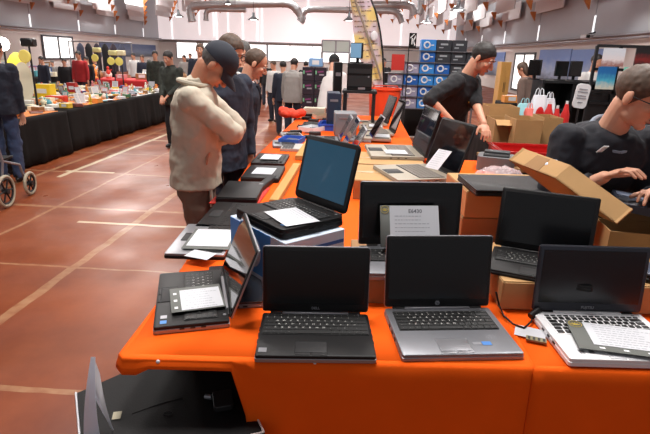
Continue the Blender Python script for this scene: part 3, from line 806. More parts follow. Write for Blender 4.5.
# sheet in front of I
u = P(438,242,.93)-P(380,243,.93)
o_ = Y(390.5, 246, 1.66); ux_ = Y(440, 246, 1.675) - o_
sheet('sheet with bold grey title and yellow emblem, standing against the second-row screen', o_, ux_, Y(391,206,1.73)-o_, ux_.length, (Y(391,206,1.73)-o_).length, card=(.034,.0,.004,.002), title='E6430', lines=8, emblem=True, seed=8)

# F on its printed box
F_L, F_R = P(294,201,1.0), P(345,221,1.0)
F_ = laptop('large black laptop raised on a blue and white box, blue reflection painted on left-facing screen', F_L, F_R, .985, .265, .245, 104, t=.034, screen=mat('painted_reflection_screen', rgb(50, 96, 124), .16, spec=.6, coat=.3), bezel=.018, chin=.03, lidm=m_blackplastic, legends=True, r=.02, logo='ACER' if False else None, stickers=((.36,-.86,.02,.02,cmat(70,130,200)),))  # the screen's blue reflection is put into its base colour
fd = (P(345,221,1.0)-F_L).normalized(); fb = Vector((-fd.y, fd.x, 0)); fm = (F_L+F_R)/2
sheet('white spec sheet lying on the palm rest of the raised black laptop', P(264,212,1.022), P(293,231,1.022)-P(264,212,1.022), P(292,206,1.022)-P(264,212,1.022), .175, .125, lines=9, seed=9)
mb_blue = mat('blue_print_box', rgb(64, 146, 226), .4); mb_white = mat('pale_blue_box', rgb(206, 220, 236), .4)
rb = empty('printed_box', (fm.x-fb.x*.145, fm.y-fb.y*.145, .782), math.atan2(fd.y, fd.x), 'glossy blue and white printed box under the large raised laptop', 'box')
w_, d_, h_ = .35, .25, .20
b = MB().m(mb_white); b.box((0,0,h_/2), (w_, d_, h_), bev=.002); b.build('box_walls', rb, smooth=False)
b = MB().m(mb_blue); b.box((-.04, -d_/2-.0008, h_*.5), (w_*.75, .0012, h_*.98)); b.m(mb_white); b.box((0, -d_/2-.0016, h_*.10), (w_*.98, .001, h_*.16))
b.lathe([(0,0), (.062,0), (.062,.0012), (0,.0012)], 24, M=Matrix.Translation((-.03, -d_/2-.0014, .115)) @ Matrix.Rotation(PI/2, 4, 'X'))
b.m(cmat(30,34,44)); b.lathe([(0,0), (.036,0), (.036,.0012), (0,.0012)], 24, M=Matrix.Translation((-.03, -d_/2-.0027, .105)) @ Matrix.Rotation(PI/2, 4, 'X'))
for k in range(3): b.m(m_white); b.cyl((-.13+.03*k, -d_/2-.002, .022), (-.13+.03*k, -d_/2-.0035, .022), .009)
b.build('front_print', rb, smooth=False)
b = MB().m(mat('deep_blue_print', rgb(50, 96, 170), .5)); b.box((w_/2+.0008, 0, h_*.80), (.0012, d_*.96, h_*.06)); b.box((w_/2+.0008, -.02, h_*.64), (.0012, d_*.6, h_*.05)); b.box((w_/2+.0008, 0, h_*.12), (.0012, d_, h_*.2)); b.build('end_print', rb, smooth=False)
# G flat silver laptop beside the box
G_ = laptop('closed silver-edged dark laptop lying flat left of the printed box', P(258,262,.80), P(266,306,.80), .782, .18, .2, 0, rim=m_silver, base=m_silver, lidm=cmat(40,42,48,.25), t=.014, lid=False, kb=False, width=.30)

# --- left edge of the table
H2 = laptop('open-based black laptop with a wide keyboard, behind the silver one at the man in beige', P(258,203,.83), P(252,226,.83), .782, .25, .2, 0, base=m_blackplastic, t=.03, kb=True, lid=True, legends=False) if False else None
def base_only(label, c, w, d, rz, m_=m_blackplastic, z=.782, key=m_key, t=.022, kb=True):
    r = empty('laptop', (c[0], c[1], z), rz, label, 'laptop', 'laptops for sale on the orange table')
    b = MB().m(m_); b.slab(w, d, t, .008, c=(0,0,t/2)); b.build('base', r)
    if kb:
        keyboard(w*.9, d*.5, key, m_legend, (0, d*.16, t+.0006), r, legends=False)
        p = MB().m(m_darkplastic); p.slab(w*.26, d*.22, .001, .003, c=(0,-d*.3,t+.0004)); p.build('touchpad', r)
    else:
        p = MB().m(mat('matt_black_lid', rgb(27, 26, 27), .5, spec=.25)); p.slab(w-.002, d-.002, .008, .01, c=(0,0,t+.004)); p.build('lid', r)
    return r
c1 = P(231,214,.81); base_only('black laptop with a wide ridged keyboard, lying just behind the silver base', (c1.x-.005, c1.y+.02), .40, .24, math.radians(-88))
c1 = P(247,189,.82); base_only('closed black laptop on a red folder, beside the man in beige', (c1.x-.03, c1.y), .36, .22, math.radians(-86), kb=False, z=.790)
fo = MB().m(cmat(190,40,28)); fo.box((c1.x-.03, c1.y-.01, .786), (.26,.38,.006)); o = centred(fo.build('folder', smooth=False)); tag(o, 'thin red folder under the closed black laptop at the left table edge', 'folder')
st = MB().m(cmat(150,146,140)); 
for (px, py, lb, sd) in ((264,170,'white sheet on the nearer of the two dark laptops at the left table edge',11), (271,156,'white sheet on the farther of the two dark laptops at the left table edge',12)):
    c1 = P(px, py, .82); base_only('dark laptop under a white sheet, %s at the left table edge' % ('nearer one' if sd == 11 else 'farther one'), (c1.x, c1.y), .37, .24, math.radians(-88), kb=(sd == 12))
    sheet(lb, (c1.x-.065, c1.y-.10, .815), (1,0,0), (0,1,0), .135, .19, lines=8, seed=sd)
for (px, py, lb, ang) in ((284,141,'grey netbook with a pale lid beyond the papered laptops on the left edge', -80), (292,133,'second small grey laptop along the left table edge', -75), (262,184,'narrow black charger strip beside the closed laptop',0)):
    if ang == 0:
        c1 = P(px, py, .8); b = MB().m(m_darkplastic); b.box((0,0,.02), (.05,.30,.035), bev=.006); b.m(m_silver); b.box((0,-.1,.039), (.02,.03,.002)); o = b.build('power_adapter'); o.location = (c1.x+.02, c1.y+.02, .782); o.rotation_euler.z = -.1; tag(o, lb, 'charger')
    else:
        c1 = P(px, py, .82); base_only(lb, (c1.x, c1.y), .32, .2, math.radians(ang), m_=m_greymetal, kb=True)

# --- right-hand column of raised laptops with screens facing left
for (lb, c) in (('cardboard box raising the nearest of the left-facing screens', (.23, 2.95)), ('cardboard box raising the second left-facing screen', (.16, 3.40))):
    carton(lb, c, .52, .42, .11, 0)
m_beige = mat('pale_beige_deck', rgb(150, 140, 124), .5); m_beigekey = mat('worn_key', rgb(96, 88, 80), .6)
L2 = laptop('large dark laptop facing left with a sheet leaning against its screen', P(425,163,.92), P(457,178,.92), .895, .35, .30, 107, base=m_beige, deck=m_beige, lidm=m_blackplastic, keym=m_beigekey, screen=m_gloss, t=.024, width=.40)
L1 = laptop('dark laptop with a glossy left-facing screen, just behind the one with the leaning sheet', P(411,144,.92), P(426,158,.92), .895, .36, .31, 104, base=m_beige, deck=m_beige, keym=m_beigekey, screen=m_gloss, t=.024, width=.48)
o_ = Y(425, 167, 2.72)
sheet('curling white sheet leaning against the nearest left-facing screen', o_, Y(437,170,2.62)-o_, Y(437,146,2.80)-o_, .12, .125, lines=9, seed=14)
c1 = P(396,152,.925); sheet('white sheet lying on the keys of the second left-facing laptop', (c1.x-.07, c1.y-.07, .925), (1,.1,0), (-.1,1,0), .15, .14, lines=7, seed=15)
L3 = laptop('black laptop with its back of screen turned dark to the left, third in the column', P(384,123,.84), P(401,137,.84), .80, .28, .33, 106, base=m_beige, deck=m_beige, keym=m_beigekey, screen=m_gloss, width=.36)
L4 = laptop('black laptop screen behind the third one of the column, beside the orange bin', P(378,117,.84), P(391,124,.84), .80, .26, .31, 106, base=m_beige, deck=m_beige, keym=m_beigekey, screen=m_screen, width=.36)
for (px, py, lb, sd) in ((371,124,'flat white sheet on the far laptop nearest the black computer case',16), (377,134,'white sheet across the beige laptop base behind the second screen',17)):
    c1 = P(px, py, .84); base_only('beige-grey laptop base in the far part of the column, %s' % ('behind' if sd == 16 else 'in front'), (c1.x, c1.y), .36, .26, math.radians(-90), m_=m_beige, key=m_beigekey, z=.80)
    sheet(lb, (c1.x-.02, c1.y-.1, .826), (1,0,0), (0,1,0), .14, .2, lines=6, seed=sd)
# ------------------------------------------------------------------ tables and cloths
def cloth(name, label, x0, y0, x1, y1, z, mt, drop=True, sides=('f','l','r','b'), puff=.012, seed=0, res=.035, cat='tablecloth', group=None, zb=.02, skew=0.0, lskew=0.0, short=None):
    """draped cloth: flat top with rounded lip and rippled hanging sides, given thickness"""
    q = random.Random(seed); bm = bmesh.new()
    def pt(x, y): return (x + lskew*min(y-y0, 2.6)*(x1-x)/(x1-x0), y + skew*(x-x0))
    nx, ny = max(2, int((x1-x0)/.12)), max(2, int((y1-y0)/.12))
    g = [[bm.verts.new((*pt(x0+(x1-x0)*i/nx, y0+(y1-y0)*j/ny), z + .0)) for j in range(ny+1)] for i in range(nx+1)]
    for i in range(nx):
        for j in range(ny): bm.faces.new((g[i][j], g[i+1][j], g[i+1][j+1], g[i][j+1]))
    ph = [q.uniform(0, 6.28) for _ in range(6)]
    def side(edge, nrm):
        # resample the edge finely
        a, b_ = edge[0].co.copy(), edge[-1].co.copy(); L = (b_-a).length; n = max(4, int(L/res)); cols = []
        for i in range(n+1):
            p = a.lerp(b_, i/n); col = [bm.verts.new(p)]
            s_ = L*i/n; rip = .55*math.sin(s_*9+ph[0]) + .3*math.sin(s_*21+ph[1]) + .25*math.sin(s_*37+ph[2])
            for t, zz in ((.010,-.0005), (.018,-.006), (.020,-.05), (.020,-.12), (.022,-.25), (.026,-.45), (.03,-.99)):
                zf = z + zz if zz > -.9 else zb
                sf = short(p.x, p.y) if short else 1.0
                zf = z + (zf-z)*sf
                k = min(1, -zz*2.2)*sf
                env = min(1, 6*i/n+.1, 6*(n-i)/n+.1)
                o = (nrm*(t + puff*1.6*rip*k*env + .018*k)); col.append(bm.verts.new((p.x+o.x, p.y+o.y, zf)))
            cols.append(col)
        for c0, c1 in zip(cols, cols[1:]):
            for k in range(len(c0)-1): bm.faces.new((c0[k], c0[k+1], c1[k+1], c1[k]))
        return cols
    fr = [g[i][0] for i in range(nx+1)]; bk = [g[i][ny] for i in range(nx+1)]; lf = g[0]; rt = g[nx]
    ends = {}
    if 'f' in sides: ends['f'] = side(fr, Vector((0,-1,0)))
    if 'b' in sides: ends['b'] = side(bk, Vector((0,1,0)))
    if 'l' in sides: ends['l'] = side(lf, Vector((-1,0,0)))
    if 'r' in sides: ends['r'] = side(rt, Vector((1,0,0)))
    def corner(a, b):      # join two hanging edges
        for k in range(len(a)-1): 
            try: bm.faces.new((a[k], a[k+1], b[k+1], b[k]))
            except Exception: pass
    if 'f' in ends and 'l' in ends: corner(ends['f'][0], ends['l'][0])
    if 'f' in ends and 'r' in ends: corner(ends['f'][-1], ends['r'][0])
    if 'b' in ends and 'l' in ends: corner(ends['b'][0], ends['l'][-1])
    if 'b' in ends and 'r' in ends: corner(ends['b'][-1], ends['r'][-1])
    bmesh.ops.remove_doubles(bm, verts=bm.verts[:], dist=.0004)
    bmesh.ops.recalc_face_normals(bm, faces=bm.faces[:])
    me = bpy.data.meshes.new(name); bm.to_mesh(me); bm.free(); me.materials.append(mt)
    for p_ in me.polygons: p_.use_smooth = True
    o = bpy.data.objects.new(name, me); C.objects.link(o); so = o.modifiers.new('thickness', 'SOLIDIFY'); so.thickness = .0018; so.offset = 1
    tag(o, label, cat, group); return o
def trestle(label, x0, y0, x1, y1, z, group='trestle tables under the cloths', skew=0.0, cat='table', topm=None):
    cx, cy = (x0+x1)/2, (y0+y1)/2; r = empty('trestle_table', (cx, cy + skew*(x1-x0)/2, 0), 0, label, cat, group)
    b = MB().m(topm or m_cardd); b.box((0, 0, z-.018), (x1-x0, y1-y0, .03), bev=.004)
    if skew:
        for v in b.bm.verts: v.co.y += skew*v.co.x
    b.build('tabletop', r, smooth=False)
    for sx in (-1, 1):
        for sy in (-1, 1):
            l = MB().m(m_blackmetal); X_, Y_ = sx*((x1-x0)/2-.1), sy*((y1-y0)/2-.38); l.cyl((X_, Y_+skew*X_, z-.033), (X_, Y_+skew*X_, 0), .016, n=10); l.build('leg', r)
    return r
TZ = .78
trestle('long selling table under the orange cloth with the laptops', -.58, 1.13, .47, 6.85, TZ-.003, skew=.07)
trestle('front right selling table under the orange cloth below the white laptop', .515, 1.235, 1.9, 1.95, TZ-.003, skew=.07)
trestle('side table under the plastic-wrapped goods and closed black laptop', .53, 1.98, .95, 4.05, TZ-.003)
cloth('tablecloth', 'orange cloth over the long laptop table, hanging dark red left of the front seam', -.592, 1.122, .475, 6.9, TZ, m_orange, sides=('f','l','b','r'), seed=1, skew=.07, lskew=-.085, short=lambda x, y: (max(.012, .055-.0*x) if x < -.53 else .03) + .965*min(1, max(0, (x+.285)/.07)) if y < 1.6 and x < -.2 else (1 if y > 1.9 or x > -.2 else .045 + .955*(y-1.6)/.3))
cloth('tablecloth', 'orange cloth over the right-hand front table, hanging deep red under the white laptop', .482, 1.20, 1.9, 1.95, TZ-.004, m_orange, sides=('f','r'), seed=2, skew=.07, puff=.006)
cloth('tablecloth', 'orange cloth over the side table beneath the stacked boxes and wrapped goods', .52, 1.97, .95, 4.05, TZ-.001, m_orange, sides=('r','b'), seed=3)
# pins that hold the lip
for (px, py, lb) in ((159, 360.5, 'round white pin in the cloth lip near the left corner of the orange table'), (315, 363, 'round white pin in the cloth lip below the black silver-rimmed laptop'), (529, 366, 'round white pin in the cloth lip at the seam')):
    p0 = P(px, py, TZ-.006); b = MB().m(m_white); b.ell((0,0,0), (.006,.004,.006)); o = b.build('cloth_pin'); o.location = p0 + Vector((0, -.006, 0)); tag(o, lb, 'pin', 'white pins in the cloth lip')
# yellow cardboard strips along the left run of the table
for (x, y, w, d, lb) in ((-.44, 3.0, .05, .95, 'yellowish cardboard strip along the left laptops, nearer one'), (-.46, 4.2, .06, .9, 'yellowish cardboard strip farther along the left side of the table')):
    b = MB().m(cmat(176,138,76,.8)); b.box((0,0,.02), (w,d,.035), bev=.002); o = b.build('cardboard_strip'); o.location = (x, y, TZ+.002); tag(o, lb, 'cardboard', 'cardboard strips')

# table D and things on it to the right
trestle('back table carrying open cardboard boxes behind the vendors', 1.30, 4.5, 2.5, 6.3, .76)
cloth('tablecloth', 'dark cloth over the back table with the open cardboard boxes', 1.30, 4.5, 2.5, 6.3, .763, m_blackcloth, sides=('f','l'), seed=5)
def at(px, py, y): return Y(px, py, y)
def carton_px(lb, x0, x1, ytop, ybot, y, d, **k):
    a, b_ = Y(x0, ybot, y), Y(x1, ybot, y); h = Y((x0+x1)/2, ytop, y).z - a.z
    z = k.pop('z', .767)
    return carton(lb, ((a.x+b_.x)/2, y+d/2), b_.x-a.x, d, max(.04, Y((x0+x1)/2, ytop, y).z - z), z=z, **k)
carton_px('big cardboard box standing behind the open ones, left of the white carrier bags', 487, 517, 107, 130, 5.5, .4, open_top=True, flaps=False)
carton_px('open cardboard box with flaps out, in front of the big one', 494, 517, 120, 131, 4.95, .35, open_top=True, flaps=True)
carton_px('shallow open cardboard tray in the middle of the back table', 515, 542, 120, 131, 4.75, .4, open_top=True)
carton_px('cardboard tray at the right end of the back table, touching the seated vendor', 543, 562, 118, 128, 4.9, .35, open_top=True)
m_redp = mat('red_plastic', rgb(190, 36, 34), .35)
def crate(lb, c, w, d, h, mt, z, rz=0):
    r = empty('plastic_crate', (c[0], c[1], z), rz, lb, 'crate', 'plastic crates')
    b = MB().m(mt); t = .012
    for q in (-1, 1):
        b.box((q*(w/2), 0, h/2), (t, d, h)); b.box((0, q*d/2, h/2), (w, t, h)); b.box((q*w/2, 0, h-.008), (t*2.2, d+t*2, .016)); b.box((0, q*d/2, h-.008), (w+t*2, t*2.2, .016))
    b.box((0,0,t/2), (w,d,t)); b.build('crate_body', r, smooth=False)
    for q in (-1, 1): hd = MB().m(mt); hd.box((q*(w/2+.012), 0, h*.75), (.01, d*.35, .02), bev=.003); hd.build('handle', r, smooth=False)
    return r
crate('red plastic tray of cables in front of the cardboard boxes on the right', (1.34, 4.05), .55, .42, .10, m_redp, .80)
trestle('low table under the red tray of cables', 1.0, 3.75, 1.75, 4.4, .795)
crate('bright blue crate on the long table in front of the black display boxes', (-.28, 5.55), .34, .34, .07, cmat(40,84,190,.4), TZ+.002)
# carrier bags
def bag(lb, c, w, h, d, mt, mk=None, n='carrier_bag', seed=0):
    r = empty(n, c, 0, lb, 'bag', 'carrier bags on the back table'); q = random.Random(seed); b = MB().m(mt)
    rings = []
    for k in range(7):
        t = k/6; s = 1 - .25*t**2; rings.append((Vector((q.uniform(-.01,.01), q.uniform(-.01,.01), h*.85*t)), w/2*s*(1+q.uniform(-.06,.06)), d/2*s*(1-.5*t), None))
    b.loft(rings, n=20, p=3); b.build('bag_body', r)
    hd = MB().m(mt)
    for s in (-1, 1): hd.tube([(s*w*.28, 0, h*.82), (s*w*.2, 0, h*.97), (s*w*.1, 0, h), (0, 0, h*.95) if False else (s*w*.04, 0, h*.96), (s*w*.06, 0, h*.82)], .004, 6)
    hd.build('bag_handle', r)
    if mk: e = MB().m(mk); e.ell((0, -d/2*.92, h*.42), (w*.26, .012, h*.2)); e.build('printed_mark', r)
    return r
m_bagw = mat('white_film', rgb(226, 228, 234), .3)
for i, (px, top_, bot, wpx, y, mt, mk, lb) in enumerate(((523,98,117,16,5.8, cmat(150,206,214,.35), None, 'pale turquoise plastic bag behind the open boxes'), (536,88,117,17,5.9, m_bagw, m_redp, 'white bag with red print, tallest of the carrier bags'),
        (547,92,116,13,6.0, m_bagw, None, 'plain whitish bag at the right of the carrier bags'), (528,103,120,10,5.6, cmat(230,120,110,.4), m_bagw, 'small pink and white packet between the carrier bags'))):
    a = Y(px, bot, y); w = (Y(px+wpx/2, bot, y)-Y(px-wpx/2, bot, y)).x; bag(lb, (a.x, y, .767), w, Y(px, top_, y).z-.767, .22, mt, mk, seed=i)

# wrapped goods beside the standing vendor
r = empty('wrapped_parcel', (P(490,165,.9).x-.0, 3.05, TZ), .3, 'crumpled clear plastic bag over a black and red item beside the stacked boxes', 'bag')
mf = mat('clear_film', rgb(226, 206, 208), .22, alpha=.4, spec=.8)
b = MB().m(mf); b.ell((0,0,.075), (.17,.13,.085)); b.ell((-.1,.03,.05), (.1,.1,.06)); remeshed(b, 'film', .009, 1, .035, .03, r, mf)
b = MB().m(cmat(24,22,26,.4)); b.slab(.20,.15,.07,.03, c=(.02,-.01,.05)); b.m(cmat(120,30,34,.4)); b.slab(.08,.06,.02,.01, c=(-.03,-.03,.092)); b.build('contents', r)
r = empty('label_printer', (1.0, 3.75, TZ+.004), -.3, 'grey rounded machine under the standing vendor\'s hand', 'machine')
b = MB().m(cmat(104,108,110,.5)); b.slab(.26,.22,.10,.04, c=(0,0,.05)); b.m(cmat(60,62,64)); b.slab(.18,.1,.03,.02, c=(0,.02,.115)); b.build('housing', r)
b = MB().m(m_darkplastic); b.cyl((-.09,-.06,.1), (.09,-.06,.1), .02); b.build('roller', r)

# the tilted open tray in front of the seated vendor
p0, pL, pR = Y(555,178,1.86), Y(509,160,2.06), Y(617,224,1.70)
n_ = (pR-p0).cross(pL-p0).normalized(); n_ = n_ if n_.z > 0 else -n_
hgt = (Y(566,158,1.88)-p0).length*.95
e1, e2 = pR-p0, pL-p0
rt_ = empty('open_carton', p0, 0, 'shallow cardboard carton tipped up on the boxes in front of the seated vendor', 'box'); I4 = Matrix.Translation(-p0)
b = MB().m(m_card)
for (a, c_) in ((p0, pR), (pL, p0), (pR, pR+e2), (pR+e2, pL)):
    nn = (c_-a).cross(n_).normalized(); b.poly([a, c_, c_+n_*hgt, a+n_*hgt], .005, -nn, I4)
b.poly([p0, pR, pR+e2, pL], .005, n_, I4); b.build('box_walls', rt_, smooth=False)
b = MB().m(m_cardd); m1 = pL.lerp(p0, .5); b.poly([m1-e2.normalized()*.035, m1+e2.normalized()*-.0+e2.normalized()*.035, m1+e2.normalized()*.03+n_*hgt*.9, m1-e2.normalized()*.03+n_*hgt*.9], .003, -(e1.normalized()), I4); b.build('tuck_flap', rt_, smooth=False)
b = MB().m(mat('foam_sheet', rgb(196, 206, 226), .6)); mc = p0+e1*.55+e2*.62; 
for k in range(5): b.ell((mc-p0)+e1*(k-2)*.13+n_*hgt*(.75+.12*(k%2)), (.038,.038,.03))
remeshed(b, 'foam_wrap', .006, 1, .03, .02, rt_, MATS['foam_sheet'])
# open carton to the right, below the hands
carton('open cardboard box with dark contents below the seated vendor\'s hands', (1.13, 1.93), .34, .17, .165, -.12, open_top=True, z=.785)
b = MB().m(cmat(44,48,60,.35)); b.slab(.36,.22,.03,.012, c=(0,0,0)); b.m(cmat(96,104,122,.4)); b.slab(.34,.06,.004,.004, c=(0,.05,.017)); r = b.build('external_keyboard'); r.location = (1.16, 1.915, 1.03); r.rotation_euler = (.0, .10, -.35); tag(r, 'dark laptop body held in the seated vendor\'s hands', 'laptop')
carton('closed cardboard box stacked under the dark laptop body at the right edge', (1.18, 2.06), .28, .09, .215, -.1, z=.785)
# bits on the front table at the right
o = laptop('small dark laptop lying closed at the right edge behind the white one', P(640,262,.9), P(655,268,.9), .885, .10, .1, 0, lid=False, kb=False, lidm=cmat(60,70,90,.4), width=.16, t=.02)
# cable and label by the seam
pts = [P(px, py, z) for px, py, z in ((496,292,.84),(499,305,.80),(504,316,.79),(513,324,.788),(524,328,.787),(531,322,.789),(533,317,.795),(536,314,.80))]
b = MB().m(m_blackplastic); sm_ = []
for i in range(len(pts)-1):
    for k in range(4): sm_.append(pts[i].lerp(pts[i+1], k/4))
b.tube(sm_+[pts[-1]], .003, 6); b.build_ = None
o = centred(b.build('power_cable')); tag(o, 'thin black cable curling from the boxes to the white laptop', 'cable')
b = MB().m(m_blackplastic); b.cyl((0,0,.012), (.03,.02,.03), .012, .008, 12); o = b.build('cable_plug'); o.location = P(530,320,.785); tag(o, 'black plug at the back left corner of the white laptop', 'plug')
b = MB().m(m_paper); b.box((0,0,.001), (.085,.065,.0012)); o = b.build('paper_tag', smooth=False); o.location = P(530,333,.783); o.rotation_euler.z = -.35; tag(o, 'small white paper tag between the grey and the white laptop', 'tag')
b = MB().m(cmat(128,120,86,.5)); b.box((0,0,.004), (.055,.022,.006)); b.m(m_blackmetal)
for k in range(4): b.box((-.02+.0135*k, 0, .0075), (.007,.014,.0016))
o = b.build('memory_module', smooth=False); o.location = P(536,341,.783); o.rotation_euler.z = -.30; tag(o, 'small green-brown memory strip lying by the white laptop', 'computer part')

# ------------------------------------------------------------------ black case in the left foreground
Z0 = .60
q = [P(76,394,Z0), P(262,436,Z0), P(236,366,Z0), P(140,362,Z0)]
ang_ = math.atan2((q[1]-q[0]).y, (q[1]-q[0]).x)
cc = empty('black_case', P(165,412,Z0-.05), 0, 'wide flat black case in the left foreground, tucked under the edge of the orange cloth', 'case')
I4 = Matrix.Translation(-cc.location)
def edge_pt(px, py): return P(px, py, Z0)
oa, ob, oc, od = edge_pt(74,398), edge_pt(272,446), edge_pt(232,372), edge_pt(118,380)
outline = [edge_pt(77,393), edge_pt(84,470), edge_pt(268,440), edge_pt(240,385), edge_pt(225,352), edge_pt(175,350)]
outline = [Vector((v.x, v.y, Z0)) for v in outline]
b = MB().m(mat('black_leatherette', rgb(14, 12, 13), .6, spec=.2, bump=.1, bscale=250)); b.poly(outline, -.05, Vector((0,0,1)), I4); b.build('case_body', cc, smooth=False)
b = MB().m(m_darkplastic)
b.tube([P(132,414,Z0)+Vector((0,0,.001)), P(160,404,Z0)+Vector((0,0,.001)), P(183,398,Z0)+Vector((0,0,.001)), P(186,408,Z0)+Vector((0,0,.001))], .0008, 5, I4)
e0 = P(168,414,Z0) + Vector((0,0,.0012)); b.tube([e0+Vector((.013*math.cos(t), .009*math.sin(t), 0)) for t in [2*PI*i/12 for i in range(13)]], .0008, 5, I4)
b.build('embossed_mark', cc)
b = MB().m(cmat(196,180,176,.4)); a1, a2 = P(251,406,Z0), P(264,433,Z0)
b.tube([a1+Vector((0,0,.003)), a2+Vector((0,0,.003))], .0028, 6, I4); b.tube([P(247,437,Z0)+Vector((0,0,.003)), a2+Vector((0,0,.003))], .0028, 6, I4); b.build('edge_trim', cc)
b = MB().m(m_silver); b.tube([P(76,393,Z0-.02), P(80,440,Z0-.02)], .004, 6, I4); b.build('corner_strip', cc)
# support under it
st_ = empty('low_stand', (cc.location.x+.0, cc.location.y+.05, 0), ang_*0, 'dark stool hidden under the flat black case', 'stool')
b = MB().m(m_blackmetal); b.slab(.36,.30,.02,.02, c=(0,0,.495)); b.build('seat', st_)
for sx in (-1,1):
    for sy in (-1,1): b = MB().m(m_blackmetal); b.cyl((sx*.13,sy*.1,.487), (sx*.15,sy*.12,0), .012, n=8); b.build('leg', st_)
# small black device on it
b = MB().m(cmat(30,28,29,.45)); b.slab(.055,.075,.016,.01, c=(0,0,.008)); b.m(m_silver); b.cyl((-.03,.022,.008), (-.048,.03,.008), .0075, n=10); o = b.build('mobile_drive'); o.location = P(223,403,Z0+.001)+Vector((0,0,.001)); o.rotation_euler.z = .35; tag(o, 'small black device with a shiny plug on the flat black case', 'gadget')
# standing folded papers
def curved_sheet(lb, base, top, mt, parent_label, bend=.02, nrm=Vector((0,-1,0)), name='paper_sheet'):
    b = MB().m(mt); n = 8; rows = []
    for i in range(n+1):
        t = i/n; a = Vector(base[0]).lerp(Vector(top[0]), t); c = Vector(base[1]).lerp(Vector(top[1]), t); o = nrm*bend*math.sin(t*PI)
        rows.append((a+o, (a+c)/2+o*1.6, c+o))
    T = [[b.bm.verts.new(p) for p in r_] for r_ in rows]; B = [[b.bm.verts.new(p+nrm*.0012) for p in r_] for r_ in rows]
    for i in range(n):
        for k in range(2): b.bm.faces.new((T[i][k], T[i][k+1], T[i+1][k+1], T[i+1][k])); b.bm.faces.new((B[i+1][k], B[i+1][k+1], B[i][k+1], B[i][k]))
    for i in range(n): b.bm.faces.new((T[i][0], T[i+1][0], B[i+1][0], B[i][0])); b.bm.faces.new((T[i+1][2], T[i][2], B[i][2], B[i+1][2]))
    o = centred(b.build(name)); tag(o, lb, 'paper', 'papers standing on the black case'); return o
mp2 = mat('folded_page', rgb(226, 231, 244), .7)
b0 = P(88,436,Z0)+Vector((0,0,.003)); b1 = P(98,440,Z0)+Vector((0,0,.003))
yb = b0.y
curved_sheet('tall folded bluish page standing pointed on the flat black case', (Y(84,440,yb), Y(101,442,yb-.01)), (Y(91,357,yb+.03), Y(95.5,357,yb+.032)), mp2, '', .012)
curved_sheet('white page curling behind the tall pointed one on the flat black case', (Y(97,402,yb+.02), Y(117,438,yb+.03)), (Y(95,360,yb+.035), Y(100,374,yb+.05)), m_paper, '', .01)
b = MB().m(mat('cream_tag', rgb(190, 182, 156), .7)); b.box((0,0,.001), (.022,.030,.0015)); o = b.build('paper_tag', smooth=False); o.location = P(117,416,Z0)+Vector((0,0,.001)); o.rotation_euler.z = .3; tag(o, 'small cream tag sticking out beside the standing pages', 'tag')
# ------------------------------------------------------------------ left stall
SZ = .64
trestle('near section of the long stall under black cloth on the left', -7.4, 4.0, -4.42, 7.35, SZ-.003, group='stall tables on the left', topm=m_cardd)
trestle('far section of the long stall under black cloth on the left', -7.4, 7.5, -4.48, 12.2, SZ-.003, group='stall tables on the left', topm=m_cardd)
cloth('tablecloth', 'black cloth hanging to the floor around the nearer part of the left stall', -7.4, 4.0, -4.42, 7.35, SZ, m_blackcloth, sides=('r','f','b'), seed=11, puff=.025, res=.05)
cloth('tablecloth', 'black cloth hanging to the floor around the farther part of the left stall', -7.4, 7.5, -4.48, 12.2, SZ-.001, m_blackcloth, sides=('r','f','b'), seed=12, puff=.025, res=.05)
m_spread = [mat('spread_cream', rgb(205, 190, 160), .8, vary=.15, vscale=6), mat('spread_orange', rgb(206, 120, 50), .8, vary=.2, vscale=6), mat('spread_white', rgb(222, 222, 220), .7)]
for i, (x, y, w, d, k, lb) in enumerate(((-5.1, 5.2, 1.2, 1.4, 0, 'cream cloth spread under the trinkets at the near end of the left stall'), (-5.15, 7.0, 1.25, 1.1, 1, 'orange cloth spread on the left stall where the two black cloths meet'),
        (-5.2, 9.0, 1.2, 1.6, 1, 'orange cloth spread in the middle of the farther black-draped stall'), (-5.2, 11.0, 1.2, 1.8, 2, 'white cloth spread at the far end of the black-draped stall'))):
    if y > 7.35: yy = y
    else: yy = min(y, 7.3-d/2-.02)
    b = MB().m(m_spread[k]); b.slab(w, d, .004, .03); o = b.build('display_cloth'); o.location = (x+.05, yy, SZ+.006); o.rotation_euler.z = 0; tag(o, lb, 'cloth', 'display cloths on the left stall')
PAL = [(226,222,212),(200,60,44),(228,190,60),(60,90,150),(70,120,80),(150,110,70),(230,150,70),(180,180,190),(120,60,50),(240,232,200),(90,160,170),(50,48,52),(214,130,130),(226,224,226)]
CM = [cmat(*c, rough=.5) for c in PAL]
def k_plate(m):
    b = MB().m(m); b.lathe([(0,.006),(.055,.004),(.10,.022),(.105,.026),(.098,.026),(.05,.010),(0,.011)], 16); return b.mesh('plate', True)
def k_figure(m):
    b = MB().m(m); b.lathe([(0,0),(.04,0),(.042,.012),(.02,.03),(.034,.07),(.038,.10),(.02,.14),(.012,.15),(0,.152)], 12); b.ell((0,0,.17), (.024,.024,.028), u=10, v=8); b.cyl((-.03,0,.11), (-.06,.02,.07), .009, n=8); b.cyl((.03,0,.11), (.055,.02,.15), .009, n=8); return b.mesh('figurine', True)
def k_jar(m):
    b = MB().m(m); b.lathe([(0,0),(.04,0),(.058,.03),(.06,.07),(.04,.11),(.026,.125),(.03,.14),(.024,.14),(.02,.12),(0,.11)], 14); return b.mesh('vase', True)
def k_book(m):
    b = MB().m(m); b.box((0,0,.003), (.16,.22,.005)); b.box((0,0,.032), (.16,.22,.005)); b.box((-.078,0,.0175), (.005,.22,.032)); b.m(m_paper); b.box((.002,0,.0175), (.148,.208,.024)); return b.mesh('book')
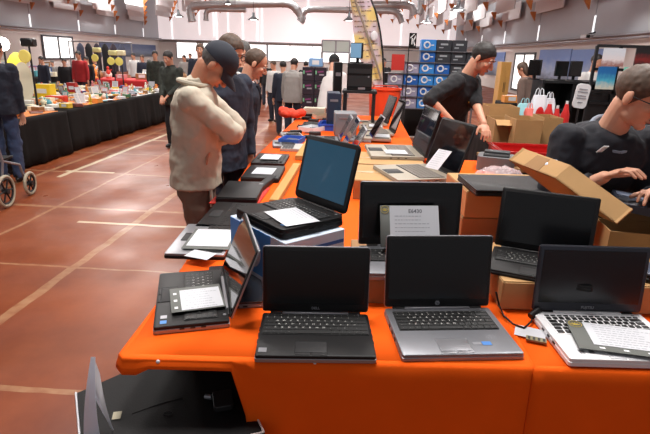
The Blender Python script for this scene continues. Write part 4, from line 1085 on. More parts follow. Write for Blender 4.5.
def k_box(m):
    b = MB().m(m); b.box((0,0,.045), (.20,.13,.09), bev=.003); b.m(m_white); b.box((0,-.066,.05), (.10,.003,.05)); b.box((0,0,.0905), (.12,.07,.002)); return b.mesh('toy_box')
def k_car(m):
    b = MB().m(m); b.box((0,0,.035), (.18,.08,.035), bev=.008); b.box((-.01,0,.066), (.09,.07,.032), bev=.010); b.m(m_blackplastic)
    for sx in (-.055,.055):
        for sy in (-.042,.042): b.cyl((sx,sy-.006,.018), (sx,sy+.006,.018), .018, n=12)
    return b.mesh('toy_car', True)
def k_cup(m):
    b = MB().m(m); b.lathe([(0,0),(.028,0),(.036,.03),(.038,.075),(.034,.075),(.03,.01),(0,.01)], 14); b.tube([(.036,0,.06),(.058,0,.055),(.056,0,.03),(.035,0,.02)], .005, 6); return b.mesh('cup', True)
def k_frame(m):
    b = MB().m(m); T = Matrix.Rotation(-.3, 4, 'X')
    for q in (-1,1): b.box((q*.075,0,.11), (.018,.012,.22), M=T); b.box((0,0,.11+q*.10), (.15,.012,.018), M=T)
    b.m(m_paper); b.box((0,.002,.11), (.135,.004,.185), M=T); b.m(m); b.cyl((0,.03,.15), (0,.09,0), .006, n=6); return b.mesh('picture_frame')
def k_bowl(m):
    b = MB().m(m); b.lathe([(0,0),(.04,0),(.045,.01),(.085,.06),(.095,.07),(.088,.07),(.04,.016),(0,.014)], 16); return b.mesh('bowl', True)
def k_cloth(m):
    b = MB().m(m); q = random.Random(3)
    for k in range(3): b.slab(.22-.015*k, .17-.01*k, .018, .02, c=(q.uniform(-.008,.008), q.uniform(-.008,.008), .01+.019*k))
    return b.mesh('folded_cloth', True)
KINDS = [('plate', k_plate, 'flat china plate'), ('figurine', k_figure, 'standing figurine'), ('vase', k_jar, 'round vase'), ('book', k_book, 'book lying flat'), ('toy_box', k_box, 'boxed toy'),
         ('toy_car', k_car, 'toy car'), ('cup', k_cup, 'little cup'), ('framed_picture', k_frame, 'propped framed picture'), ('bowl', k_bowl, 'shallow bowl'), ('folded_cloth', k_cloth, 'folded cloth')]
CN = ['cream','red','yellow','blue','green','brown','orange','grey','maroon','ivory','turquoise','black','pink','white']
KM = {}
q = random.Random(42); placed = []
for i in range(430):
    for _ in range(40):
        y = 4.9+7.15*q.random()**.85; x = -4.56 - 2.7*q.random()**1.15
        if 7.3 < y < 7.6: continue
        if all((x-a)**2 + (y-b_)**2 > (.16)**2 for a, b_ in placed): break
    else: continue
    placed.append((x, y)); k = q.choice([0,0,1,1,2,3,3,4,4,4,5,6,7,7,8,9,9]); c = q.choice([0,0,0,1,2,2,3,4,5,6,6,7,8,9,9,10,11,12,13,13]); n, fn, word = KINDS[k]
    if (n, c) not in KM: KM[(n, c)] = fn(CM[c])
    o = bpy.data.objects.new(n, KM[(n, c)]); C.objects.link(o); s = q.uniform(.6, 1.0) if n in ('figurine','vase') else (q.uniform(.9, 1.2) if n in ('cup','toy_car') else q.uniform(.68, .88)); o.scale = (s,)*3; o.location = (x, y, SZ+.0095); o.rotation_euler.z = q.uniform(0, 6.28)
    sec = 'nearest part' if y < 6.2 else ('second part' if y < 7.4 else ('middle' if y < 9.8 else 'far end'))
    depth_ = 'aisle side' if x > -5.3 else ('middle strip' if x > -6.3 else 'back')
    tag(o, '%s %s on the black-draped stall, %s, %s' % (CN[c], word, depth_, sec), n.replace('_', ' '), 'bric-a-brac on the black-draped stall')
# bigger bright pieces on the stall
def bigbox(px, py, y, w, h, d, m_, lb, n='gift_box', cat='box'):
    p = Y(px, py, y); b = MB().m(m_); b.box((0,0,h/2), (w,d,h), bev=.004); b.m(m_white); b.box((0,-d/2-.001,h*.55), (w*.6,.003,h*.3)); b.box((0,-.0,h+.001), (w*.5,d*.5,.003)); o = b.build(n, smooth=False); o.location = (p.x, y, SZ+.006); tag(o, lb, cat)
bigbox(46,98,9.0,.30,.26,.2,cmat(232,200,40),'bright yellow gift box standing on the left stall near the window')
bigbox(73,92,10.2,.18,.22,.1,cmat(176,40,36),'upright red box with white label towards the back of the left stall')
bigbox(57,100,8.6,.30,.10,.2,cmat(196,60,36),'low red box beside the bright yellow one on the left stall')
# lamp stands on the stall side
m_yel = mat('yellow_shade', rgb(214, 196, 100), .5, emit=rgb(236, 214, 110), estr=.25)
def lamp_stand(lb, px0, py0, px1, py1, y, headc, shade, hs=.15):
    hs_ = hs*.62
    top = Y(px0, py0, y); r = empty('spot_lamp_stand', (top.x, y, 0), 0, lb, 'lamp', 'lamp stands at the left stalls')
    b = MB().m(m_blackmetal); b.cyl((0,0,0), (0,0,top.z), .018, .014, 10); b.build('pole', r)
    b = MB().m(m_blackmetal)
    for k in range(3): a = 2*PI*k/3; b.tube([(0,0,.35), (.3*math.cos(a), .3*math.sin(a), .01)], .01, 6)
    b.build('tripod_legs', r)
    b = MB().m(headc); b.box((0,0,top.z+.05), (hs*1.5, hs, hs*.9), bev=.02); b.build('lamp_head', r)
    if shade: b = MB().m(m_yel); b.lathe([(0,0),(hs_*1.1,0),(hs_*1.15,.02),(hs_*1.0,.03),(0,.03)], 20, M=Matrix.Translation((.0,-.12,top.z-hs*1.1)) @ Matrix.Rotation(PI/2, 4, 'X')); b.build('yellow_reflector', r)
lamp_stand('black spotlight on a tall dark pole at the left edge, two yellow discs below it', 29, 46, 38, 108, 7.43, m_blackmetal, True, .13)
lamp_stand('thin lamp stand with yellow shade behind the left stall, left of the close pair', 113, 55, 116, 80, 12.6, cmat(220,210,150), True, .13)
lamp_stand('thin lamp stand with bright yellow shade behind the left stall, right of the close pair', 121, 55, 126, 80, 12.7, cmat(235,225,190), True, .14)
lamp_stand('single lamp stand with a yellow shade, standing left of the close pair', 97, 52, 98, 80, 13.2, cmat(220,210,150), True, .13)
p = Y(3, 44, 8.0); r = empty('bright_bulb_lamp', (p.x, 8.0, 0), 0, 'glaring white lamp on a pole at the very left edge of the picture', 'lamp')
b = MB().m(m_blackmetal); b.cyl((0,0,0), (0,0,p.z-.05), .015, n=8); b.build('pole', r)
b = MB().m(mat('hot_bulb', (1,1,1), .3, emit=(1,.95,.85), estr=30)); b.ell((0,0,p.z), (.09,.09,.10)); b.build('bulb', r)
for (px, py, y, rr, m_, lb) in ((16,66,8.2,.20,cmat(226,200,70),'yellow round tray standing behind the glaring lamp'), (22,74,8.0,.17,cmat(226,216,190),'cream round tray in front of the yellow one at the left edge')):
    p = Y(px, py, y); b = MB().m(m_); b.lathe([(0,0),(rr,0),(rr*1.04,.02),(rr*.9,.012),(0,.012)], 24, M=Matrix.Rotation(PI/2-.25, 4, 'X')); o = centred(b.build('round_tray')); o.location = (p.x, y, SZ+.01); o.scale = (1,1,max(1,(p.z+rr-SZ)/(2*rr))); tag(o, lb, 'tray')
# clothes rail / stall behind with red cloth
trestle('far market table behind the black-draped stall, under the red cloth', -8.6, 14.5, -5.0, 15.6, .70, group='stall tables on the left')
cloth('tablecloth', 'red cloth on the far market table behind the black-draped stall', -8.6, 14.5, -5.0, 15.6, .705, cmat(186,34,34,.7), sides=('f','r'), seed=21, res=.08)
trestle('far left market table with a dark cloth under the window', -14.0, 14.0, -9.2, 15.2, .70, group='stall tables on the left')
cloth('tablecloth', 'dark cloth on the far left market table under the window', -14.0, 14.0, -9.2, 15.2, .705, m_blackcloth, sides=('f','r'), seed=22, res=.08)
for i in range(46):
    x = q.uniform(-13.8, -5.2)
    if -9.2 < x < -8.5: continue
    k = q.choice([1,2,4,4,7,7]); n, fn, word = KINDS[k]; c = q.randrange(len(PAL))
    if (n, c) not in KM: KM[(n, c)] = fn(CM[c])
    o = bpy.data.objects.new(n, KM[(n, c)]); C.objects.link(o); s = q.uniform(1.2, 2.0); o.scale = (s,)*3; o.location = (x, q.uniform(14.65, 15.1), .712)
    o.rotation_euler.z = q.uniform(-.3, .3); tag(o, '%s %s on the far tables beyond the black-draped stall' % (CN[c], word), n.replace('_', ' '), 'goods on the far left tables')
# rail with garments
r = empty('clothes_rail', (-9.0, 17.5, 0), 0, 'metal rail hung with dark coats behind the far left tables', 'rack')
b = MB().m(m_silver); b.cyl((-1.1,0,1.75), (1.1,0,1.75), .02); 
for s in (-1.1, 1.1): b.cyl((s,0,0), (s,0,1.75), .02); b.cyl((s,-.3,.02), (s,.3,.02), .02)
b.build('rail', r)
for i in range(6):
    c = q.choice([(40,44,60),(60,50,60),(30,30,34),(70,76,96),(90,90,98),(36,50,52)])
    g = MB().m(cmat(*c, rough=.85)); x = -9.7 + i*.29
    g.loft([((0,0,.0),.06,.22,None), ((0,0,.4),.055,.20,None), ((0,0,.75),.05,.22,None), ((0,0,.86),.03,.12,None), ((0,0,.9),.015,.03,None)], n=14); g.m(m_silver); g.tube([(0,0,.88),(0,0,.96),(0,.02,.985),(0,.03,.96)], .004, 5)
    o = g.build('hanging_coat'); o.location = (x, 17.5, .80); tag(o, '%s coat from the left on the far left clothes rail' % ['first','second','third','fourth','fifth','sixth'][i], 'coat', 'coats on the far left rail')

# cart wheel at the left edge
r = empty('wheeled_walker', (-3.50, 4.62, 0), math.radians(8), 'wheeled walking frame at the left edge, only its big grey-tyred wheel in view', 'walker')
def wheel(c, rad):
    b = MB().m(cmat(166,156,136,.7)); pts = [(c[0], c[1]+rad*math.cos(a), c[2]+rad*math.sin(a)) for a in [2*PI*k/28 for k in range(29)]]; b.tube(pts, .017, 8); b.m(m_blackmetal); pts = [(c[0], c[1]+rad*.84*math.cos(a), c[2]+rad*.84*math.sin(a)) for a in [2*PI*k/28 for k in range(29)]]; b.tube(pts, .011, 6)
    for k in range(6): a = PI*k/3; b.cyl(c, (c[0], c[1]+rad*.84*math.cos(a), c[2]+rad*.84*math.sin(a)), .009, n=6)
    b.cyl((c[0]-.03,c[1],c[2]), (c[0]+.03,c[1],c[2]), .028, n=12); w = b.build('wheel', r)
for sx in (-.42, .0): 
    wheel((sx, 0, .165), .148)
    wheel((sx, .48, .13), .112)
b = MB().m(m_silver)
for sx in (-.38, -.04): b.tube([(sx,0,.165),(sx,.10,.45),(sx,.0,.85),(sx,-.12,.9)], .013, 8); b.tube([(sx,.48,.13),(sx,.40,.35),(sx,.10,.45)], .013, 8)
b.cyl((-.38,.1,.45), (-.04,.1,.45), .012); b.m(m_blackplastic); b.slab(.36,.2,.02,.02, c=(-.21,.2,.46)); b.build('frame', r)

# ------------------------------------------------------------------ centre background
# black printed display boxes, stacked
m_dbox = mat('black_print_box', rgb(40, 33, 44), .45); m_dpur = mat('purple_print', rgb(130, 60, 110), .5)
for col in range(2):
    for row in range(4):
        y = 7.5; x0, x1 = (Y(302,90,y).x, Y(326,90,y).x); w = (x1-x0)/2
        z0 = Y(314,118,y).z + row*.19 if False else .60 + row*.195
        r = empty('display_box', (x0 + w*(col+.5), y+.14, z0), 0, 'black box with purple stripe, %s in the %s column before the far crowd' % (['lowest','second up','third up','topmost'][row], ['left','right'][col]), 'box', 'black product boxes stacked before the far crowd')
        b = MB().m(m_dbox); b.box((0,0,.095), (w-.006,.28,.19), bev=.003); b.build('box_body', r, smooth=False)
        b = MB().m(m_dpur); b.box((w*.1,-.141,.13), (w*.5,.003,.02), M=Matrix.Rotation(-.12,4,'Y')); b.m(cmat(150,150,160)); b.box((w*.1,-.141,.09), (w*.4,.003,.02)); b.m(cmat(110,170,130)); b.box((-w*.36,-.141,.12), (w*.12,.003,.05)); b.build('print', r, smooth=False)
trestle('low dark table carrying the stack of black product boxes', -.98, 7.4, -.40, 7.85, .595, group='background tables', topm=m_blackmetal)
b = MB().m(cmat(130,170,214,.4)); b.box((0,0,.06),(.2,.12,.12),bev=.01); b.m(m_white); b.box((0,-.061,.06),(.1,.003,.06)); o=b.build('small_carton', smooth=False); p=Y(316,64,7.62); o.location=(p.x,7.62,1.381); tag(o,'small light blue carton on top of the stack of black product boxes','box')
# dark stand with the black computer case and monitor
r = empty('metal_stand', ((Y(344,95,5.9).x+Y(375,95,5.9).x)/2, 6.05, TZ), 0, 'black square-framed stand on the long table holding up the computer case', 'stand')
x0, x1 = Y(343,95,5.9).x, Y(376,95,5.9).x; w = x1-x0; zt = Y(360,92,5.9).z
for q_ in (-1, 1):
    for y_ in (-.14, .2): l = MB().m(m_blackmetal); l.box((q_*(w/2-.02), y_, (zt-TZ)/2), (.035,.035,zt-TZ)); l.build('leg', r, smooth=False)
b = MB().m(m_darkplastic); b.box((0,.03,zt-TZ), (w+.02,.42,.03), bev=.003); b.build('shelf', r, smooth=False)
pc = empty('computer_case', ((Y(347,80,5.9).x+Y(372,80,5.9).x)/2, 6.08, zt+.016), 0, 'black desktop computer case on the square-framed stand', 'computer')
w = Y(372,80,5.9).x-Y(347,80,5.9).x; h = Y(360,65,5.9).z-zt
b = MB().m(m_blackplastic); b.box((0,0,h/2), (w,.36,h), bev=.006); b.build('case', pc)
b = MB().m(m_darkplastic); b.box((0,-.183,h*.72), (w*.9,.008,h*.18)); b.box((0,-.183,h*.35), (w*.9,.006,h*.4)); b.m(m_silver); b.cyl((w*.36,-.19,h*.52), (w*.36,-.18,h*.52), .010); b.box((w*.1,-.188,h*.08), (w*.28,.004,h*.08)); b.build('front_panel', pc, smooth=False)
def monitor(lb, c, w, h, rz, mscr, tilt=0, base=True, grp='monitors'):
    r = empty('monitor', c, rz, lb, 'monitor', grp); T = Matrix.Rotation(tilt, 4, 'X')
    b = MB().m(m_blackplastic); b.box((0,0,h/2+.05), (w,.03,h), bev=.004, M=T); b.build('housing', r)
    b = MB().m(mscr); b.box((0,-.0165,h/2+.05), (w*.92,.003,h*.9), M=T); b.build('screen', r, smooth=False)
    b = MB().m(m_blackplastic); b.cyl((0,.02,.0), (0,.02,.12), .018); b.slab(w*.5,.16,.012,.02,c=(0,.01,.006)); b.build('foot', r)
    return r
p = Y(358, 64, 6.0); monitor('small tilted monitor with a pale blue screen on top of the black computer case', (p.x-.02, 6.05, zt+.016+h+.002), .17, .17, -.7, mat('pale_blue_screen', rgb(110,150,180), .3, emit=rgb(110,150,180), estr=.4))
p = Y(336, 90, 6.3)
for (px, top, bot, y, w, lb, m_) in ((337,62,92,6.4,.10,'narrow black computer case left of the stand',m_blackplastic), (333,92,118,5.6,.14,'dark blue-black upright case left of the square-framed stand',cmat(32,46,66,.4)), (345,112,120,5.2,.22,'low grey machine in front of the square-framed stand',cmat(120,120,124))):
    a = Y(px, bot, y); t_ = Y(px, top, y); z0 = TZ+.003; r = empty('computer_case', (a.x, y, z0), .1, lb, 'computer', 'computer cases on the long table')
    hh = t_.z - z0; b = MB().m(m_); b.box((0,0,hh/2), (w,.3 if hh > .1 else .2,hh), bev=.006); b.build('case', r); b = MB().m(m_silver); b.box((0,-.152 if hh > .1 else -.102,hh*.8), (w*.6,.004,hh*.06)); b.build('drive_slot', r, smooth=False)
def proj_x(px, y, z):
    # x of the point at distance y and height z that the photo shows in column px
    lo, hi = 0.0, 434.0
    for _ in range(40):
        m_ = (lo+hi)/2
        if Y(px, m_, y).z > z: lo = m_
        else: hi = m_
    return Y(px, lo, y).x
# silver monitors seen edge on
for (px, y, hh, lb) in ((368,4.85,.24,'laptop with a thin silver lid seen edge-on, nearest the square-framed stand'), (347,3.95,.25,'grey laptop with its lid slanting up just behind the raised large laptop'), (341,4.35,.27,'second slanting grey laptop lid behind the raised large laptop'), (337,4.75,.24,'third slanting grey laptop lid, farthest behind the raised large laptop')):
    a = P(px, Y and 140, TZ) if False else Vector((proj_x(px, y, TZ), y, TZ)); laptop(lb, (a.x, a.y+.15, 0), (a.x+.03, a.y-.15, 0), TZ+.004, .22, hh, 118, base=m_greymetal, deck=m_greymetal, lidm=m_silver, screen=m_gloss, width=.30, group='laptops farther back on the long table')
# messy small goods on the far left part of the long table
goods = [('power_adapter', 'charger'), ('mouse', 'computer mouse'), ('printer', 'printer')]
def k_mouse(m): b = MB().m(m); b.ell((0,0,.012), (.030,.05,.022)); cut(b, Vector((0,0,.002)), Vector((0,0,-1))); b.m(m_blackmetal); b.cyl((-.004,.028,.030), (.004,.028,.030), .008, n=8); return b.mesh('mouse', True)
def k_adapter(m): b = MB().m(m); b.box((0,0,.017), (.06,.12,.034), bev=.008); b.tube([(0,.06,.017),(.02,.11,.01),(.07,.12,.008),(.1,.06,.008),(.06,.0,.008)], .0035, 6); return b.mesh('power_adapter', True)
def k_netbook(m):
    b = MB().m(m); b.slab(.27,.19,.022,.01,c=(0,0,.011)); b.m(m_key)
    for r_ in range(4):
        for c_ in range(11): b.box((-.115+.023*c_, .07-.023*r_, .0235), (.020,.020,.003))
    return b.mesh('netbook', True)
def k_tray(m):
    b = MB().m(m); b.box((0,0,.005), (.24,.18,.008))
    for q_ in (-1,1): b.box((q_*.12,0,.025), (.006,.186,.045)); b.box((0,q_*.09,.025), (.24,.006,.045))
    b.m(m_greymetal)
    for k in range(5): b.cyl((-.08+.04*k,-.06,.015), (-.07+.04*k,.06,.02), .008, n=6)
    return b.mesh('parts_tray')
KS = [('computer_mouse', k_mouse, 'computer mouse', [m_white, m_blackplastic, cmat(150,150,150)]), ('power_adapter', k_adapter, 'power adapter', [m_blackplastic, m_darkplastic]),
      ('netbook', k_netbook, 'small netbook base', [m_white, cmat(170,166,160), m_darkplastic, m_beige]), ('parts_tray', k_tray, 'tray of parts', [m_white, cmat(196,176,150), cmat(60,100,190)])]
KM2 = {}; placed2 = []; q = random.Random(5); cnt = {}
for i in range(120):
    for _ in range(80):
        x, y = q.uniform(-.68, -.02), q.uniform(3.75, 6.65)
        if x > -.42 and y < 5.05: continue
        if -.55 < x < -.35 and y < 4.75: continue
        if y < 4.2 and x < -.5: continue
        if (x > -.5 and 5.3 < y < 5.8) or (x > -.42 and 5.0 < y < 6.7): continue
        if all((x-a)**2 + (y-b_)**2 > .205**2 for a, b_ in placed2): break
    else: continue
    placed2.append((x, y)); k = q.choice([0,1,2,2,3,3]); n, fn, word, ms = KS[k]; mi = q.randrange(len(ms))
    if (k, mi) not in KM2: KM2[(k, mi)] = fn(ms[mi])
    o = bpy.data.objects.new(n, KM2[(k, mi)]); C.objects.link(o); o.location = (x, y, TZ+.003); o.rotation_euler.z = q.uniform(-.5, .5)+PI/2
    tag(o, '%s among computer bits on the long orange table, %s' % (word, 'nearer half' if y < 5.2 else 'farther half'), word, 'computer odds and ends on the far part of the long table')
b = MB().m(cmat(214,64,36,.8)); q=random.Random(8)
for k in range(9): b.ell((q.uniform(-.12,.12), q.uniform(-.08,.08), .05+q.uniform(0,.05)), (.07,.06,.05))
o = remeshed(b, 'crumpled_cloth', .012, 2, .03, .05, None, cmat(214,64,36,.8)); o.location = (Y(292,112,6.3).x, 6.3, TZ+.003); tag(o, 'crumpled red-orange cloth at the far left end of the long table', 'cloth')
carton('cream box with a grey lid right of the crumpled red cloth', (Y(311,112,6.75).x+.05, 6.72), .28, .2, .10, 0, m_=cmat(206,196,176), z=TZ+.003, seam=False)
# orange bin and shelf of boxes
r = empty('orange_bin', (Y(383,100,7.3).x+.02, 7.3, 0), 0, 'bright orange-red tub between the square stand and the shelf of blue boxes', 'tub')
b = MB().m(cmat(224,74,34,.45)); zt_ = Y(383,88,7.3).z; b.lathe([(0,.02),(.17,.02),(.22,zt_-.03),(.235,zt_-.02),(.235,zt_),(.21,zt_),(.15,.05),(0,.05)], 20); b.build('tub_body', r)
b = MB().m(cmat(200,60,30,.5)); b.tube([(-.22,0,zt_-.05),(-.15,-.15,zt_+.04),(.15,-.15,zt_+.04),(.22,0,zt_-.05)], .008, 6); b.build('tub_handle', r)
YS = 8.6
m_blue = mat('bright_blue_box', rgb(52, 132, 206), .4); m_blued = mat('deep_blue_box', rgb(32, 92, 170), .4); m_greyb = mat('lilac_grey_box', rgb(146, 142, 164), .5); m_dk = mat('dark_product_box', rgb(44, 46, 52), .45); m_redb = mat('red_board', rgb(190, 44, 36), .55)
def prodbox(c, w, h, d, m_, ring, lb):
    r = empty('product_box', c, 0, lb, 'box', 'boxed goods on the shelf behind the vendors'); b = MB().m(m_); b.box((0,0,h/2), (w,d,h), bev=.004); b.build('box_body', r, smooth=False)
    b = MB().m(m_white)
    if ring:
        T = Matrix.Translation((-w*.12, -d/2-.004, h*.5)) @ Matrix.Rotation(PI/2, 4, 'X'); pts = [(h*.27*math.cos(a), h*.27*math.sin(a), 0) for a in [2*PI*k/16 for k in range(17)]]; b.tube(pts, h*.075, 6, T); b.box((w*.26,-d/2-.002,h*.5), (w*.2,.003,h*.1))
    else: b.m(cmat(150,156,160)); b.box((0,-d/2-.002,h*.6), (w*.5,.003,h*.16)); b.box((-w*.2,-d/2-.002,h*.3), (w*.3,.003,h*.1))
    b.build('print', r, smooth=False)
xs = [Y(388+15.2*k, 80, YS).x for k in range(6)]; zs = [Y(410, 108-11.6*k, YS).z for k in range(7)]
grid = ['GGBBKK', 'GGBBKK', 'GBBBKK', 'RGBBKK', 'RRBDDK', '..BDD.']
rows_w = ['lowest', 'second', 'third', 'fourth', 'fifth', 'top']
z0 = zs[0]
r = empty('shelf_rack', ((xs[0]+xs[5])/2, YS+.16, 0), 0, 'rack carrying the blue and dark product boxes behind the vendors', 'shelf')
W_ = xs[5]-xs[0]+.35
for k in range(6):
    b = MB().m(m_greymetal); b.box((0,.0,zs[k]-.008), (W_,.34,.012)); b.build('shelf_board', r, smooth=False)
b = MB().m(m_greymetal)
for sx in (-1,1):
    for sy in (-.15,.17): b.box((sx*W_/2, sy, zs[5]/2), (.025,.025,zs[5]))
b.build('upright', r, smooth=False)
for row in range(6):
    for col in range(6):
        g = grid[row][col]; w = xs[1]-xs[0]; h = (zs[1]-zs[0])-.02
        if g in '.R': continue
        m_ = dict(G=m_greyb, B=m_blue if (row+col) % 3 else m_blued, K=m_dk, D=m_dk)[g]
        prodbox(((xs[col]+w/2), YS+.16, zs[row]), w*.94, h, .28, m_, g in 'BG', '%s box on the rack, %s row up, %s column from the left' % (dict(G='lilac-grey', B='bright blue', K='dark', D='dark')[g], rows_w[row], ['first','second','third','fourth','fifth','sixth'][col]))
b = MB().m(m_redb); a = Y(391,70,YS-.04); c_ = Y(405,54.5,YS-.04); b.box(((a.x+c_.x)/2, YS-.04, (a.z+c_.z)/2), (c_.x-a.x, .03, c_.z-a.z)); o = centred(b.build('red_board', smooth=False)); tag(o, 'plain red board propped at the left of the blue boxes', 'board')
b = MB().m(m_greymetal); b.box(((xs[0]+xs[1])/2+.08, YS+.16, zs[4]+.03), (.3,.26,.05)); 
b.bm.free()
# small black banner with white slashed mark
a, c_ = Y(409,48,8.5), Y(417,33,8.5); r = empty('black_banner', ((a.x+c_.x)/2, 8.5, zs[5]+.2 if False else 0), 0, 'small black upright banner with a white angular mark above the blue boxes', 'banner')
cx = 0; w = c_.x-a.x; b = MB().m(m_blackcloth); b.box((0,0,(a.z+c_.z)/2), (w,.012,c_.z-a.z)); b.build('banner_panel', r, smooth=False)
b = MB().m(m_white); zc = (a.z+c_.z)/2; hh = c_.z-a.z
b.box((-w*.12,-.009,zc-hh*.05), (w*.16,.004,hh*.42), M=None); b.poly([(-w*.04,-.008,zc-hh*.02),(w*.30,-.008,zc+hh*.34),(w*.40,-.008,zc+hh*.24),(w*.06,-.008,zc-hh*.10)], .004, Vector((0,-1,0))); b.poly([(-w*.0,-.008,zc-hh*.04),(w*.10,-.008,zc+hh*.04),(w*.40,-.008,zc-hh*.30),(w*.24,-.008,zc-hh*.34)], .004, Vector((0,-1,0)))
b.poly([(-w*.42,-.008,zc+hh*.2),(w*.1,-.008,zc+hh*.45),(w*.2,-.008,zc+hh*.42),(-w*.36,-.008,zc+hh*.12)], .004, Vector((0,-1,0))); b.build('white_mark', r, smooth=False)
b = MB().m(m_blackmetal); b.cyl((-w/2,.01,0), (-w/2,.01,c_.z), .008, n=6); b.build('pole', r)
# feather flag
YFF = 7.9
r = empty('feather_flag', (Y(383,100,YFF).x, YFF, 0), 0, 'tall curved yellow and lilac feather flag covered in faint writing', 'flag')
I4 = Matrix.Translation((-r.location.x, -YFF, 0))
edge = [(383,92),(382.5,70),(381.5,50),(379,30),(375,12),(369,-3),(360,-14),(352,-20)]
left = [(379,92),(366,72),(356,52),(353,30),(352,12),(350,-3),(349,-12),(349,-19)]
m_flag = bpy.data.materials.new('flag_print'); m_flag.use_nodes = True; nt = m_flag.node_tree; pb = nt.nodes['Principled BSDF']
tc = nt.nodes.new('ShaderNodeTexCoord'); wv = nt.nodes.new('ShaderNodeTexNoise'); wv.inputs['Scale'].default_value = 3.2; wv.inputs['Detail'].default_value = 1
rr = nt.nodes.new('ShaderNodeValToRGB'); rr.color_ramp.interpolation = 'EASE'; e = rr.color_ramp.elements; e[0].position = .42; e[0].color = (*rgb(228,200,122),1); e[1].position = .6; e[1].color = (*rgb(206,186,196),1)
nt.links.new(tc.outputs['Object'], wv.inputs['Vector']); nt.links.new(wv.outputs['Fac'], rr.inputs['Fac']); nt.links.new(rr.outputs['Color'], pb.inputs['Base Color']); pb.inputs['Roughness'].default_value = .8
def sm(l, n=24):
    out = []
    for i in range(n+1):
        t = i/n*(len(l)-1); k = min(int(t), len(l)-2); f = t-k; out.append((l[k][0]*(1-f)+l[k+1][0]*f, l[k][1]*(1-f)+l[k+1][1]*f))
    return out
E_, L_ = sm(edge), sm(left); b = MB().m(m_flag); rows = []
for (e_, l_) in zip(E_, L_):
    row = []
    for k in range(9):
        t = k/8; pt_ = Y(l_[0]*(1-t)+e_[0]*t, l_[1]*(1-t)+e_[1]*t, YFF); pt_.y += .03*math.sin(t*6+e_[1]*.05); row.append(I4 @ pt_)
    rows.append(row)
T = [[b.bm.verts.new(p_) for p_ in r_] for r_ in rows]; B = [[b.bm.verts.new(p_+Vector((0,.004,0))) for p_ in r_] for r_ in rows]
n = len(T)
for i in range(n-1):
    for k in range(8): b.bm.faces.new((T[i][k],T[i][k+1],T[i+1][k+1],T[i+1][k])); b.bm.faces.new((B[i+1][k],B[i+1][k+1],B[i][k+1],B[i][k]))
    b.bm.faces.new((T[i][0],T[i+1][0],B[i+1][0],B[i][0])); b.bm.faces.new((T[i+1][8],T[i][8],B[i][8],B[i+1][8]))
fl = b.build('flag_cloth', r)
b = MB().m(cmat(150,136,120,.8))
q = random.Random(2)
for i in range(2, n-3):
    x = .08
    while x < .85:
        w_ = q.uniform(.05,.12)
        if q.random() < .75:
            k = x*8; p_ = rows[i][min(8,int(k))].lerp(rows[i][min(8,int(k)+1)], k-int(k)); p2 = rows[i][min(8,int((x+w_)*8))].lerp(rows[i][min(8,int((x+w_)*8)+1)], (x+w_)*8-int((x+w_)*8)); b.tube([p_+Vector((0,-.006,0)), p2+Vector((0,-.006,0))], .007, 4)
        x += w_+.04
b.tube([rows[n-3][1]+Vector((0,-.03,0)), rows[10][4]+Vector((0,-.03,0)), rows[2][7]+Vector((0,-.03,0))], .018, 6)
b.build('faint_writing', fl)
b = MB().m(m_white); zc = Y(374,36,YFF); b.ell(I4 @ zc + Vector((0,-.04,0)), (.05,.012,.07)); b.build('round_badge', fl)
b = MB().m(m_blackmetal); b.tube([I4 @ Y(px+1, py, YFF+.01) for px, py in [(384,100)]+E_], .014, 8); b.cyl((0,.01,0), I4 @ Y(384,100,YFF+.01), .018); b.cyl((0,0,0), (0,0,.04), .2, n=16); b.build('pole', r)
# screen board behind the cap man
a, c_ = Y(322,52,20), Y(350,41,20); r = empty('glass_screen', ((a.x+c_.x)/2, 20, (a.z)), 0, 'pale greenish glass panel with a grey frame high up left of the tall flag', 'panel')
w=c_.x-a.x; h=c_.z-a.z; b = MB().m(mat('pale_green_panel', rgb(196,208,202), .4)); b.box((0,0,h/2), (w,.03,h)); b.build('pane', r, smooth=False)
b = MB().m(m_ledge); [b.box((s*w/2,0,h/2), (.05,.06,h)) for s in (-1,0,1)]; b.box((0,0,h), (w,.06,.05)); b.box((0,0,0), (w,.06,.05)); b.build('frame', r, smooth=False)
b = MB().m(m_ledge); [b.cyl((s*w/2,0,0), (s*w/2,0,-a.z), .04, n=6) for s in (-1,1)]; b.build('post', r)

# ------------------------------------------------------------------ right background displays
YD = 6.6
r = empty('display_counter', (Y(590,115,YD).x, YD+.25, 0), 0, 'long black shelving counter behind the seated vendor, carrying screens', 'shelf')
xa, xb = Y(541,110,YD).x, Y(665,110,YD).x; zt_ = Y(575,81,YD).z; w = xb-xa
for zz in (.02, .5, zt_-.02):
    b = MB().m(m_blackmetal); b.box(((xa+xb)/2-r.location.x, 0, zz), (w,.42,.03)); b.build('shelf_board', r, smooth=False)
b = MB().m(m_blackmetal); b.box(((xa+xb)/2-r.location.x, .21, zt_/2), (w,.02,zt_)); b.build('back_panel', r, smooth=False)
for k in range(5):
    b = MB().m(m_blackmetal); b.box((xa+w*k/4-r.location.x, 0, zt_/2), (.03,.4,zt_)); b.build('upright', r, smooth=False)
for i, (px, wpx, lb) in enumerate(((550,9,'left one'), (561,9,'middle one'), (570,6,'right one by the white sign'))):
    a = Y(px, 112, YD); h = .46; zb_ = .516; c0 = empty('computer_case', (a.x, YD+.22, zb_), 0, 'black tower computer behind the seated vendor, %s' % lb, 'computer', 'tower computers on the shelving'); ww = wpx/505*YD
    hh = min(h, zt_-.04-.516-.01) ; b = MB().m(m_blackplastic); b.box((0,0,hh/2), (ww,.34,hh), bev=.004); b.build('case', c0, smooth=False)
    b = MB().m(cmat(120,116,110)); b.box((0,-.172,hh*.55), (ww*.4,.005,hh*.7)); b.build('front_grille', c0, smooth=False)
